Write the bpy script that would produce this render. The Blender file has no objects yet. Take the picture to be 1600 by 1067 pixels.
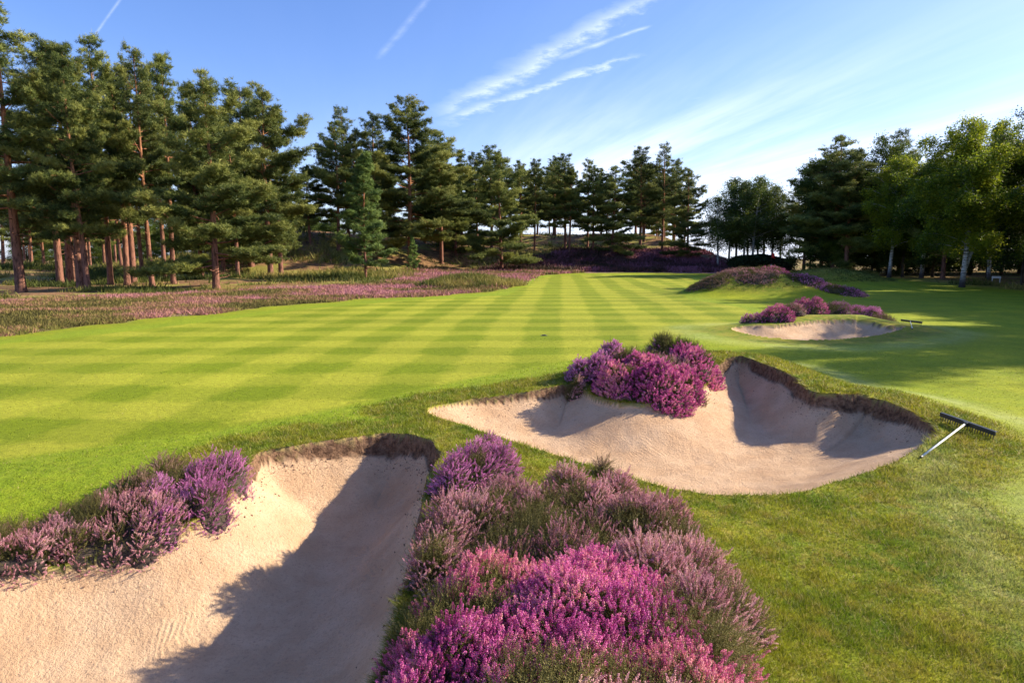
import bpy, math, random
import numpy as np
from mathutils import Vector, Matrix

# ------------------------------------------------------------------ camera, world, sun, exposure
sc = bpy.context.scene
COL = sc.collection
CAMZ = 2.1
PITCH = math.atan(136.0 / 1000.0)
cam_d = bpy.data.cameras.new('camera'); cam = bpy.data.objects.new('camera', cam_d); COL.objects.link(cam)
cam_d.sensor_width = 36; cam_d.lens = 22.5; cam_d.clip_start = 0.05; cam_d.clip_end = 5000
cam.location = (0, 0, CAMZ); cam.rotation_euler = (math.pi / 2 - PITCH, 0, 0)
sc.camera = cam
SUN_AZ, SUN_EL = math.radians(78), math.radians(28)       # azimuth clockwise from +Y
sun_dir = Vector((math.sin(SUN_AZ) * math.cos(SUN_EL), math.cos(SUN_AZ) * math.cos(SUN_EL), math.sin(SUN_EL)))
sl = bpy.data.lights.new('sun', 'SUN'); sl.energy = 4.8; sl.angle = math.radians(0.55); sl.color = (1.0, 0.87, 0.68)
so = bpy.data.objects.new('sun', sl); COL.objects.link(so)
so.rotation_euler = sun_dir.to_track_quat('Z', 'Y').to_euler(); so.location = (30, 10, 40)
sc.view_settings.view_transform = 'Standard'; sc.view_settings.look = 'None'
sc.view_settings.exposure = 1.2; sc.view_settings.gamma = 1
sc.cycles.max_bounces = 6; sc.cycles.transparent_max_bounces = 8


def ray(px, py):
    u = (px - 800) / 1000.0; v = (533.5 - py) / 1000.0
    c, s = math.cos(PITCH), math.sin(PITCH)
    return np.array([u, c + v * s, -s + v * c])


def P(px, py, z=0.0):
    r = ray(px, py); t = (z - CAMZ) / r[2]
    return (r[0] * t, r[1] * t)


class NT:
    """tiny helper round a node tree"""
    def __init__(s, tree): s.t = tree; s.n = tree.nodes; s.l = tree.links
    def node(s, typ, **kw):
        n = s.n.new(typ)
        for k, v in kw.items(): setattr(n, k, v)
        return n
    def put(s, sock, v):
        if isinstance(v, bpy.types.NodeSocket): s.l.new(v, sock)
        else:
            try: sock.default_value = v
            except Exception: sock.default_value = (v[0], v[1], v[2], 1)
    def m(s, op, a, b=None, c=None, clamp=False):
        n = s.n.new('ShaderNodeMath'); n.operation = op; n.use_clamp = clamp
        for i, v in enumerate((a, b, c)):
            if v is not None: s.put(n.inputs[i], v)
        return n.outputs[0]
    def ramp(s, v, a, b, lo=0.0, hi=1.0, smooth=True):
        n = s.n.new('ShaderNodeMapRange'); n.interpolation_type = 'SMOOTHSTEP' if smooth else 'LINEAR'
        s.put(n.inputs[0], v); s.put(n.inputs[1], a); s.put(n.inputs[2], b); s.put(n.inputs[3], lo); s.put(n.inputs[4], hi)
        return n.outputs[0]
    def mix(s, f, a, b, blend='MIX'):
        n = s.n.new('ShaderNodeMix'); n.data_type = 'RGBA'; n.blend_type = blend
        s.put(n.inputs[0], f)
        for i, v in ((6, a), (7, b)):
            if isinstance(v, (tuple, list)) and len(v) == 3: v = (*v, 1)
            s.put(n.inputs[i], v)
        return n.outputs[2]
    def noise(s, vec, scale, detail=3, rough=0.55, dist=0.0):
        n = s.n.new('ShaderNodeTexNoise'); s.l.new(vec, n.inputs['Vector'])
        n.inputs['Scale'].default_value = scale; n.inputs['Detail'].default_value = detail
        n.inputs['Roughness'].default_value = rough; n.inputs['Distortion'].default_value = dist
        return n.outputs[0]
    def xyz(s, x, y, z=0.0):
        n = s.n.new('ShaderNodeCombineXYZ')
        for i, v in enumerate((x, y, z)): s.put(n.inputs[i], v)
        return n.outputs[0]


world = bpy.data.worlds.new('World'); sc.world = world; world.use_nodes = True
w = NT(world.node_tree); w.n.clear()
sky = w.node('ShaderNodeTexSky', sky_type='NISHITA', sun_disc=False)
sky.sun_elevation = SUN_EL; sky.sun_rotation = SUN_AZ; sky.altitude = 100
sky.air_density = 1.0; sky.dust_density = 1.0; sky.ozone_density = 2.0
tc = w.node('ShaderNodeTexCoord')
sep = w.node('ShaderNodeSeparateXYZ'); w.l.new(tc.outputs['Generated'], sep.inputs[0])
dz = w.m('ADD', w.m('MAXIMUM', sep.outputs[2], 0.0), 0.07)
cu = w.m('DIVIDE', sep.outputs[0], dz); cv = w.m('DIVIDE', sep.outputs[1], dz)
flat = w.xyz(cu, cv, 0.0)
n_w = w.noise(flat, 1.6, 4, 0.6); n_f = w.noise(flat, 7.0, 5, 0.7)


def skyuv(px, py):
    r = ray(px, py); r = r / np.linalg.norm(r); return r[0] / (r[2] + .07), r[1] / (r[2] + .07)


def contrail(a, b, w0, w1, amt, rag):
    """soft streak along the segment a-b of the cloud layer, wider towards b"""
    (ax, ay), (bx, by) = skyuv(*a), skyuv(*b)
    L = math.hypot(bx - ax, by - ay); tx, ty = (bx - ax) / L, (by - ay) / L
    du = w.m('SUBTRACT', cu, ax); dv = w.m('SUBTRACT', cv, ay)
    t = w.m('ADD', w.m('MULTIPLY', du, tx), w.m('MULTIPLY', dv, ty))
    d = w.m('SUBTRACT', w.m('MULTIPLY', du, -ty), w.m('MULTIPLY', dv, -tx))
    d = w.m('ADD', d, w.m('MULTIPLY', w.m('SUBTRACT', n_f, 0.5), rag))
    d = w.m('ABSOLUTE', w.m('ADD', d, w.m('MULTIPLY', w.m('SUBTRACT', n_w, 0.5), rag * 1.2)))
    wid = w.ramp(t, 0, L, w0, w1, False)
    body = w.m('SUBTRACT', 1, w.m('DIVIDE', d, wid), clamp=True)
    body = w.m('POWER', body, 1.3)
    ends = w.m('MULTIPLY', w.ramp(t, -0.05 * L, 0.12 * L), w.ramp(t, 0.7 * L, 1.08 * L, 1, 0))
    tex = w.ramp(n_f, 0.3, 0.7, 0.25, 1.0)
    return w.m('MULTIPLY', w.m('MULTIPLY', body, ends), w.m('MULTIPLY', tex, amt))


cl = contrail((1040, -14), (676, 186), 0.09, 0.15, 0.50, 0.20)
for args in (((992, 84), (684, 198), 0.05, 0.12, 0.52, 0.20), ((1016, 41), (860, 96), 0.018, 0.05, 0.45, 0.03),
             ((192, -6), (142, 64), 0.008, 0.008, 0.30, 0.004), ((672, -6), (588, 95), 0.022, 0.03, 0.18, 0.015),
             ((1200, 130), (930, 190), 0.1, 0.1, 0.12, 0.1)):
    cl = w.m('MAXIMUM', cl, contrail(*args))
# cirrus sheets drawn out along the wind
ca, sa = math.cos(math.radians(76)), math.sin(math.radians(76))
al = w.m('SUBTRACT', w.m('MULTIPLY', cv, sa), w.m('MULTIPLY', cu, ca)); ac = w.m('ADD', w.m('MULTIPLY', cu, sa), w.m('MULTIPLY', cv, ca))
st = w.noise(w.xyz(w.m('MULTIPLY', al, 0.10), w.m('MULTIPLY', ac, 0.75), 3.3), 1.0, 6, 0.62, 0.25)
st2 = w.noise(w.xyz(w.m('MULTIPLY', al, 0.5), w.m('MULTIPLY', ac, 2.2), 7.7), 1.0, 5, 0.65, 0.4)
low = w.ramp(sep.outputs[2], 0.30, 0.05)                       # the sheets lie low over the horizon
right = w.ramp(cu, -0.6, 1.2)
cir = w.m('MULTIPLY', w.ramp(w.m('ADD', w.m('MULTIPLY', st, 0.75), w.m('MULTIPLY', st2, 0.25)), 0.40, 0.66), w.m('MULTIPLY', w.m('ADD', w.m('MULTIPLY', low, 0.75), 0.12), w.m('ADD', w.m('MULTIPLY', right, 0.9), 0.12)))
cir = w.m('MULTIPLY', cir, w.ramp(sep.outputs[2], 0.45, 0.15, 0.25, 1.0))
cover = w.m('MAXIMUM', cl, w.m('MULTIPLY', cir, 1.15), clamp=True)
hsv = w.node('ShaderNodeHueSaturation'); w.l.new(sky.outputs[0], hsv.inputs['Color'])
hsv.inputs['Saturation'].default_value = 1.16; hsv.inputs['Value'].default_value = 1.0
tint = w.mix(1.0, hsv.outputs[0], (0.93, 0.93, 1.22), 'MULTIPLY')
hz_ = w.m('MULTIPLY', w.ramp(sep.outputs[2], 0.22, -0.02), w.ramp(w.m('ADD', sep.outputs[0], w.m('MULTIPLY', sep.outputs[1], .25)), -.5, .7, .25, .6))
tint = w.mix(hz_, tint, (5.6, 6.6, 8.6))          # thin high veil, whiter low down towards the sun
skyc = w.mix(cover, tint, (7.0, 7.5, 8.6))
bg = w.node('ShaderNodeBackground'); w.l.new(skyc, bg.inputs[0]); bg.inputs[1].default_value = 0.090
wo = w.node('ShaderNodeOutputWorld'); w.l.new(bg.outputs[0], wo.inputs[0])

# ------------------------------------------------------------------ numpy noise
def _hash(ix, iy, seed):
    h = (ix.astype(np.int64) * 374761393 + iy.astype(np.int64) * 668265263 + seed * 974711) & 0x7fffffff
    h = ((h ^ (h >> 13)) * 1274126177) & 0x7fffffff
    return ((h ^ (h >> 16)) & 0xffff) / 65535.0


def vnoise(x, y, seed=0):
    xi = np.floor(x); yi = np.floor(y); fx = x - xi; fy = y - yi
    fx = fx * fx * (3 - 2 * fx); fy = fy * fy * (3 - 2 * fy)
    a = _hash(xi, yi, seed); b = _hash(xi + 1, yi, seed); c = _hash(xi, yi + 1, seed); d = _hash(xi + 1, yi + 1, seed)
    return (a * (1 - fx) + b * fx) * (1 - fy) + (c * (1 - fx) + d * fx) * fy


def fbm(x, y, oct=4, seed=0):
    s = 0; a = 0.5; t = 0
    for i in range(oct):
        s = s + a * vnoise(x * 2 ** i + 17.3 * i, y * 2 ** i - 9.1 * i, seed + i); t += a; a *= 0.5
    return s / t


def sm(x, a, b):
    t = np.clip((x - a) / (b - a), 0, 1); return t * t * (3 - 2 * t)


def spline(pts, n=8, closed=True):
    """Catmull-Rom through rows of numbers"""
    p = np.array(pts, float); m = len(p); out = []
    for i in range(m if closed else m - 1):
        g = [p[(i + k) % m] if closed else p[min(max(i + k, 0), m - 1)] for k in (-1, 0, 1, 2)]
        for j in range(n):
            t = j / n
            out.append(0.5 * (2 * g[1] + (g[2] - g[0]) * t + (2 * g[0] - 5 * g[1] + 4 * g[2] - g[3]) * t * t + (3 * g[1] - g[0] - 3 * g[2] + g[3]) * t ** 3))
    if not closed: out.append(p[-1])
    return np.array(out)


def sdf(x, y, poly):
    """signed distance (positive inside) and the index position of the nearest edge point"""
    best = np.full(x.shape, 1e18); arg = np.zeros(x.shape); inside = np.zeros(x.shape, bool)
    n = len(poly)
    for i in range(n):
        ax, ay = poly[i][:2]; bx, by = poly[(i + 1) % n][:2]
        ex, ey = bx - ax, by - ay; L = ex * ex + ey * ey + 1e-12
        t = np.clip(((x - ax) * ex + (y - ay) * ey) / L, 0, 1)
        d = (x - ax - t * ex) ** 2 + (y - ay - t * ey) ** 2
        k = d < best; best = np.where(k, d, best); arg = np.where(k, i + t, arg)
        c = ((ay > y) != (by > y)) & (x < ex * (y - ay) / (ey if abs(ey) > 1e-12 else 1e-12) + ax)
        inside ^= c
    return np.sqrt(best) * np.where(inside, 1, -1), arg


def soft_sdf(x, y, poly):
    """distance to the outline without creases, and the blended third column"""
    acc = np.zeros(x.shape); val = np.zeros(x.shape); n = len(poly)
    for i in range(n):
        a, b = poly[i], poly[(i + 1) % n]; L = math.hypot(b[0] - a[0], b[1] - a[1]); m = max(1, int(L / .12))
        for j in range(m):
            t = (j + .5) / m; cx, cy, cv = a[0] + (b[0] - a[0]) * t, a[1] + (b[1] - a[1]) * t, a[2] + (b[2] - a[2]) * t
            w_ = L / m * ((x - cx) ** 2 + (y - cy) ** 2 + .004) ** -2.5; acc += w_; val += w_ * cv
    return (acc / 1.333) ** -.25, val / acc


def polyline_dist(x, y, pl):
    best = np.full(x.shape, 1e18); val = np.zeros(x.shape)
    for i in range(len(pl) - 1):
        a, b = np.array(pl[i], float), np.array(pl[i + 1], float)
        e = b[:2] - a[:2]; t = np.clip(((x - a[0]) * e[0] + (y - a[1]) * e[1]) / (e @ e), 0, 1)
        d = (x - a[0] - t * e[0]) ** 2 + (y - a[1] - t * e[1]) ** 2
        k = d < best; best = np.where(k, d, best)
        if len(a) > 2: val = np.where(k, a[2] + t * (b[2] - a[2]), val)
    return np.sqrt(best), val


# ------------------------------------------------------------------ terrain: heights
def px_poly(rows):      # px, py, ground height there, lip height -> x, y, lip
    return [(*P(a, b, z), lip) for a, b, z, lip in rows]


BUNK = []
b1 = px_poly([(668, 745, 0.10, .30), (688, 712, 0.08, .30), (672, 694, 0.05, .24), (640, 680, 0.05, .22), (600, 677, 0.05, .20), (545, 682, 0.05, .18),
              (470, 694, 0.03, .17), (400, 712, 0.0, .17), (385, 760, -.12, .14), (345, 812, -.22, .08), (260, 858, -.28, .06), (140, 885, -.30, .05), (0, 912, -.30, .04)])
b1 += [(-5.2, 3.6, .05), (-5.6, 2.4, .05), (-4.6, 1.3, .08), (-2.8, .7, .1), (-1.3, .9, .15), (-.75, 1.8, .25), (-.62, 3.0, .3), (-.62, 4.1, .3)]
BUNK.append(dict(poly=spline(b1, 6), depth=.66, w=1.25, noise=1))
b2 = px_poly([(666, 645, 0, .05), (700, 632, .02, .08), (745, 622, .04, .12), (820, 613, .08, .2), (885, 604, .10, .22), (915, 618, .02, .12), (965, 640, -.06, .08), (1030, 643, -.08, .08),
              (1085, 625, -.04, .08), (1110, 590, .10, .14), (1128, 562, .26, .22), (1160, 557, .28, .26), (1195, 570, .27, .30), (1238, 592, .24, .34), (1262, 610, .22, .34), (1300, 618, .20, .30),
              (1345, 618, .20, .28), (1385, 626, .18, .28), (1425, 642, .15, .26), (1455, 660, .10, .20), (1466, 676, .05, .12),
              (1440, 702, 0, .04), (1400, 724, 0, .02), (1345, 748, 0, .02), (1250, 774, 0, .02), (1150, 779, 0, .02), (1060, 772, 0, .02), (960, 748, 0, .02), (880, 726, .0, .02), (810, 704, .0, .02), (735, 676, .0, .02)])
BUNK.append(dict(poly=spline(b2, 6), depth=.41, w=1.6, noise=2))
b3 = px_poly([(1143, 518, 0, .03), (1160, 514, .04, .06), (1205, 512, .10, .1), (1240, 507, .16, .12), (1290, 500, .24, .14), (1350, 500, .24, .14), (1390, 508, .16, .12), (1417, 515, .04, .05),
              (1395, 522, 0, .02), (1350, 528, 0, .02), (1280, 533, 0, .02), (1210, 530, 0, .02), (1165, 524, 0, .02)])
BUNK.append(dict(poly=spline(b3, 6), depth=.30, w=1.5, noise=3))
b4 = px_poly([(768, 451, 0, .05), (790, 441, .15, .4), (808, 437, .10, .3), (806, 444, .02, .05), (785, 450, 0, .03)])
BUNK.append(dict(poly=spline(b4, 5), depth=.35, w=.8, noise=4))

# raised banks: polyline (x, y, height), width
RIDGES = [
    ([(*P(870, 598, .1), .10), (*P(960, 575, .22), .26), (*P(1060, 552, .28), .30), (*P(1130, 552, .28), .28), (*P(1180, 556, .28), .26), (*P(1250, 590, .24), .27), (*P(1300, 606, .22), .24), (*P(1380, 612, .2), .20), (*P(1450, 648, .12), .13), (*P(1480, 680, .05), .03)], .85),
    ([(.45, 1.2, .30), (.35, 2.4, .30), (.25, 3.6, .24), (.1, 4.8, .15), (-.2, 5.8, .09), (-.5, 6.9, .05)], .95),
    ([(*P(1200, 505, .2), .16), (*P(1270, 493, .3), .30), (*P(1340, 493, .3), .30), (*P(1395, 503, .2), .14)], 1.1),
]


def base_height(x, y):
    z = (fbm(x * .12 + 3, y * .12 + 1, 3, 5) - .5) * .10 + (fbm(x * .9, y * .9, 2, 8) - .5) * .015
    far = sm(y, 20, 45); z = z * (1 + 1.0 * far)
    for pl, wd in RIDGES:
        xs = [p[0] for p in pl]; ys = [p[1] for p in pl]
        k = (x > min(xs) - 3 * wd) & (x < max(xs) + 3 * wd) & (y > min(ys) - 3 * wd) & (y < max(ys) + 3 * wd)
        if k.any():
            d, h = polyline_dist(x[k], y[k], pl); zz = z[k]; zz += h * np.exp(-(d / wd) ** 2); z[k] = zz
    # left bank under the heather drops into the bunker
    # mounds right of the green
    def blob(cx, cy, rx, ry, h, rot=0, pw=2.0):
        c, s = math.cos(rot), math.sin(rot); dx, dy = x - cx, y - cy
        q = ((dx * c + dy * s) / rx) ** 2 + ((-dx * s + dy * c) / ry) ** 2
        return h * np.exp(-q ** (pw / 2))
    z = z + blob(12.2, 33.5, 2.6, 2.6, 1.08, .1, 2.6) + blob(14.6, 32.0, 2.3, 2.0, .5) + blob(21.0, 43.0, 4.3, 3.0, 1.15, 0, 2.4) + blob(9.9, 32.5, 1.4, 1.4, .25)
    z = z + blob(-2.6, 41.5, 2.6, 2.0, .50)
    # heath and woodland to the left, the hill behind the green
    n1 = fbm(x * .05, y * .05, 4, 21); n2 = fbm(x * .35, y * .35, 3, 31)
    left = sm(-x, 8, 22) * sm(y, 22, 40)
    z = z + left * ((n1 - .45) * 1.0 + (n2 - .5) * .25)
    z = z + blob(-26, 76, 11, 11, 3.2) + blob(-33, 95, 16, 20, 3.0)
    hx = sm(x, -34, -14) * (1 - sm(x, 24, 33))
    edge = 77 + 3.0 * (fbm(x * .09, x * 0, 2, 40) - .5) - 4 * sm(-x, 0, 18)
    z = z + hx * (2.5 * sm(y, edge, edge + 14) * (0.75 + .5 * n1) + 2.9 * sm(y, 88, 112)) * (1 - .0 * n2) + hx * sm(y, edge, edge + 5) * (n2 - .5) * .7
    z = z - 6.0 * sm(np.hypot(x, y), 150, 420) - .8 * sm(y, 82, 110) * sm(x, 24, 36)
    return z


def bunkers(x, y, z):
    """cut the bunkers into the ground; returns z, sand, dirt, distance outside the nearest edge"""
    sand = np.zeros(x.shape); dirt = np.zeros(x.shape); near = np.full(x.shape, -50.0); lipo = np.zeros(x.shape)
    for b in BUNK:
        p = b['poly']; k = (x > p[:, 0].min() - 3) & (x < p[:, 0].max() + 3) & (y > p[:, 1].min() - 3) & (y < p[:, 1].max() + 3)
        if not k.any(): continue
        xx, yy = x[k], y[k]
        s, a = sdf(xx, yy, p)
        lip = np.interp(a, np.arange(len(p) + 1), np.append(p[:, 2], p[0, 2])) * .46 * (.55 + .9 * fbm(xx * 1.7, yy * 1.7, 3, 91))
        q_ = (s > .25); ss = s.copy(); lf = lip.copy()
        if q_.any():
            sf, lv = soft_sdf(xx[q_], yy[q_], p); kk_ = sm(s[q_], .25, .75); ss[q_] = s[q_] * (1 - kk_) + sf * kk_; lf[q_] = lip[q_] * (1 - kk_) + (lv * .46 * (1 - sm(sf, .3, 1.2)) + .09 * sm(sf, .3, 1.2)) * kk_
        lip_edge = lip; lip = lf
        s = s + (fbm(xx * 3.4, yy * 3.4, 4, 50 + b['noise']) - .5) * (.07 + .5 * np.clip(lip, 0, .2))
        # ground level at the edge itself, so the hollow starts from the bank
        face = .03 + .03 * fbm(xx * 3, yy * 3, 2, 77)
        drop = lip * sm(s, 0, face) + b['depth'] * (1 - (1 - np.clip(ss / b['w'], 0, 1)) ** 2.2)
        zz = z[k]
        s0 = s
        ins = s > 0
        # soften banks far inside: pull the raised ground down to level
        relax = sm(ss, 0, 1.6)
        zin = zz * (1 - relax) + 0.0 * relax - drop
        zin = zin + (fbm(xx * 2.2, yy * 2.2, 3, 60) - .5) * .05 * sm(s, .1, .5)
        zin = zin + (fbm(xx * 13, yy * 13, 3, 66) - .5) * .012 * sm(lip, .05, .12) * (1 - sm(s, .05, .2)) * sm(s, 0, .02)
        z[k] = np.where(ins, zin, zz + .02 * np.exp(-(s / .06) ** 2))
        sand[k] = np.maximum(sand[k], sm(s, 0, .015) * 1.0)
        bw = .02 + .075 * sm(lip, .03, .18) + .07 * (fbm(xx * 2.5, yy * 2.5, 3, 90) - .4)
        dirt[k] = np.maximum(dirt[k], sm(s, -.03, 0) * (1 - sm(s, bw * .7, bw)) * sm(lip, .015, .06))
        near[k] = np.maximum(near[k], s); lipo[k] = np.where(np.abs(s) < 2, lip, lipo[k])
    return z, sand, dirt, near, lipo


# left bank bed: a low shelf that carries the heather beside the left bunker
def height_full(x, y):
    z = base_height(x, y)
    z = z - .28 * np.exp(-((x + 3.75) / 1.5) ** 2 - ((y - 4.75) / .75) ** 2) * 1.0
    return bunkers(x, y, z)


def H(x, y):
    a = height_full(np.array([float(x)]), np.array([float(y)]))[0]; return float(a[0])


# ------------------------------------------------------------------ mesh and object helpers
def mesh_np(name, verts, faces, attrs=None, smooth=False, face_sizes=None):
    """faces: (n,k) array of indices"""
    me = bpy.data.meshes.new(name); verts = np.asarray(verts, np.float32); faces = np.asarray(faces, np.int32)
    me.vertices.add(len(verts)); me.vertices.foreach_set('co', verts.ravel())
    k = faces.shape[1]; me.loops.add(faces.size); me.loops.foreach_set('vertex_index', faces.ravel())
    me.polygons.add(len(faces)); me.polygons.foreach_set('loop_start', np.arange(0, faces.size, k, dtype=np.int32))
    me.polygons.foreach_set('use_smooth', np.full(len(faces), smooth, bool))
    for nm, (typ, data) in (attrs or {}).items():
        a = me.attributes.new(nm, typ, 'POINT')
        if typ == 'FLOAT': a.data.foreach_set('value', np.asarray(data, np.float32).ravel())
        else: a.data.foreach_set('color', np.asarray(data, np.float32).ravel())
    me.update(calc_edges=True); return me


def link(name, me, mat=None, parent=None):
    o = bpy.data.objects.new(name, me); COL.objects.link(o)
    if mat is not None and me is not None and len(me.materials) == 0: me.materials.append(mat)
    if parent is not None: o.parent = parent
    return o


def tag(o, label=None, cat=None, group=None, kind=None):
    for k, v in (('label', label), ('category', cat), ('group', group), ('kind', kind)):
        if v: o[k] = v
    return o


def empty(name, loc, rz=0.0, s=1.0):
    o = bpy.data.objects.new(name, None); COL.objects.link(o); o.location = loc; o.rotation_euler = (0, 0, rz); o.scale = (s, s, s)
    o.empty_display_size = .2; return o


class MB:
    """collects tubes and boxes into one mesh"""
    def __init__(s): s.v = []; s.f = []
    def tube(s, pts, rad, n=8, cap=True):
        pts = [Vector(p) for p in pts]; b = len(s.v); m = len(pts)
        for i, p in enumerate(pts):
            t = (pts[min(i + 1, m - 1)] - pts[max(i - 1, 0)]).normalized()
            u = t.cross(Vector((0, 0, 1)) if abs(t.z) < .9 else Vector((1, 0, 0))).normalized(); q = t.cross(u)
            r = rad[i] if hasattr(rad, '__len__') else rad
            for k in range(n):
                a = 2 * math.pi * k / n; s.v.append(tuple(p + (u * math.cos(a) + q * math.sin(a)) * r))
        for i in range(m - 1):
            for k in range(n):
                k2 = (k + 1) % n; s.f.append((b + i * n + k, b + i * n + k2, b + (i + 1) * n + k2, b + (i + 1) * n + k))
        if cap: s.f.append(tuple(b + k for k in range(n))[::-1]); s.f.append(tuple(b + (m - 1) * n + k for k in range(n)))
    def box(s, c, d, M=None):
        b = len(s.v)
        for x in (-1, 1):
            for y in (-1, 1):
                for z in (-1, 1):
                    p = Vector((c[0] + x * d[0] / 2, c[1] + y * d[1] / 2, c[2] + z * d[2] / 2)); s.v.append(tuple(M @ p if M else p))
        for q in ((0, 1, 3, 2), (4, 6, 7, 5), (0, 4, 5, 1), (2, 3, 7, 6), (0, 2, 6, 4), (1, 5, 7, 3)): s.f.append(tuple(b + i for i in q))
    def build(s, name, mat, parent=None, smooth=False, bevel=0):
        me = bpy.data.meshes.new(name); me.from_pydata(s.v, [], s.f); me.update()
        if smooth: me.polygons.foreach_set('use_smooth', [True] * len(me.polygons))
        o = link(name, me, mat, parent)
        if bevel:
            md = o.modifiers.new('bevel', 'BEVEL'); md.width = bevel; md.segments = 2; md.limit_method = 'ANGLE'
        return o


def new_mat(name):
    m = bpy.data.materials.new(name); m.use_nodes = True; t = NT(m.node_tree); t.n.clear()
    out = t.node('ShaderNodeOutputMaterial'); return m, t, out


def simple(name, col, rough=.6, metal=0, nscale=20, var=.15, bump=0):
    m, t, out = new_mat(name); b = t.node('ShaderNodeBsdfPrincipled'); g = t.node('ShaderNodeTexCoord')
    n = t.noise(g.outputs['Object'], nscale, 4, .6)
    t.l.new(t.mix(n, tuple(c * (1 - var) for c in col), tuple(min(1, c * (1 + var)) for c in col)), b.inputs['Base Color'])
    b.inputs['Roughness'].default_value = rough; b.inputs['Metallic'].default_value = metal
    if bump:
        bp = t.node('ShaderNodeBump'); bp.inputs['Distance'].default_value = bump; t.l.new(n, bp.inputs['Height']); t.l.new(bp.outputs[0], b.inputs['Normal'])
    t.l.new(b.outputs[0], out.inputs[0]); return m


# ------------------------------------------------------------------ turf colour shared by soil surface and blades
def turf_group():
    g = bpy.data.node_groups.new('turf_colour', 'ShaderNodeTree')
    for nm in ('stripe', 'rough', 'pale', 'lush'): g.interface.new_socket(nm, in_out='INPUT', socket_type='NodeSocketFloat')
    g.interface.new_socket('Color', in_out='OUTPUT', socket_type='NodeSocketColor')
    g.interface.new_socket('grain', in_out='OUTPUT', socket_type='NodeSocketFloat')
    t = NT(g); gi = t.node('NodeGroupInput'); go = t.node('NodeGroupOutput')
    geo = t.node('ShaderNodeNewGeometry'); pos = geo.outputs['Position']
    sp = t.node('ShaderNodeSeparateXYZ'); t.l.new(pos, sp.inputs[0]); X, Y = sp.outputs[0], sp.outputs[1]
    wob = t.m('MULTIPLY', t.m('SUBTRACT', t.noise(pos, .35, 3), .5), .8)
    wob2 = t.m('MULTIPLY', t.m('SUBTRACT', t.noise(pos, 3.5, 4), .5), .6)
    ww = t.m('ADD', wob, wob2)
    row = t.m('SINE', t.m('MULTIPLY', t.m('SUBTRACT', t.m('ADD', Y, ww), 13.86 - 1.065 + .53), 2 * math.pi / 2.13))
    xs = t.m('SUBTRACT', t.m('ADD', X, ww), t.m('MULTIPLY', t.m('SUBTRACT', Y, 16.0), .075))
    col = t.m('SINE', t.m('MULTIPLY', t.m('SUBTRACT', xs, .75 - 1.025 + .51), 2 * math.pi / 2.05))
    row = t.ramp(row, -.45, .45); col = t.ramp(col, -.45, .45)       # 1 = dark
    row = t.m('ABSOLUTE', row)
    lw = t.ramp(X, -9, -3, .26, .5); cellv = t.m('ADD', t.m('MULTIPLY', row, .5), t.m('MULTIPLY', col, lw)); cellv = t.m('ADD', cellv, t.m('MULTIPLY', t.m('SUBTRACT', .5, lw), .5))
    cellv = t.m('ADD', cellv, t.m('MULTIPLY', t.m('SUBTRACT', t.noise(pos, .5, 4), .5), .6))
    fair = t.mix(t.ramp(cellv, 0.05, .95, smooth=False), (.320, .335, .026), (.160, .212, .005))
    plain = t.mix(t.ramp(t.noise(pos, .7, 5, .65), .3, .7), (.190, .250, .007), (.290, .320, .010))
    c = t.mix(gi.outputs['stripe'], plain, fair)
    # semi-rough: lusher, patchy with dry and mossy spots
    n1 = t.noise(pos, 1.6, 5, .65); n2 = t.noise(pos, 6.0, 4, .7); n3 = t.noise(pos, 22, 3, .7)
    r = t.mix(t.ramp(n1, .35, .65), (.125, .185, .010), (.275, .265, .018))
    r = t.mix(t.m('MULTIPLY', t.ramp(n2, .46, .66), .85), r, (.310, .245, .045))
    r = t.mix(t.m('MULTIPLY', t.ramp(n3, .45, .70), .60), r, (.070, .110, .010))
    c = t.mix(gi.outputs['rough'], c, r)
    c = t.mix(t.m('MULTIPLY', gi.outputs['lush'], .85), c, t.mix(t.ramp(n2, .3, .7), (.155, .245, .010), (.245, .310, .020)))
    c = t.mix(t.m('MULTIPLY', gi.outputs['pale'], t.ramp(n2, .25, .65, .35, 1.0)), c, (.36, .40, .14))
    fine = t.noise(pos, 55, 3, .75); mid = t.noise(pos, 11, 4, .7)
    big = t.noise(pos, .22, 3, .5)
    k = t.m('MULTIPLY', t.ramp(fine, .25, .75, .62, 1.34, False), t.ramp(mid, .25, .75, .74, 1.22, False))
    k = t.m('MULTIPLY', k, t.ramp(big, .3, .7, .90, 1.10, False))
    c = t.mix(1.0, c, t.xyz(k, k, k), 'MULTIPLY')
    t.l.new(c, go.inputs[0]); t.l.new(t.m('ADD', t.m('MULTIPLY', fine, .5), t.m('MULTIPLY', mid, .5)), go.inputs[1])
    return g


TURF = turf_group()


def attr(t, name):
    a = t.node('ShaderNodeAttribute'); a.attribute_name = name; return a


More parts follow.
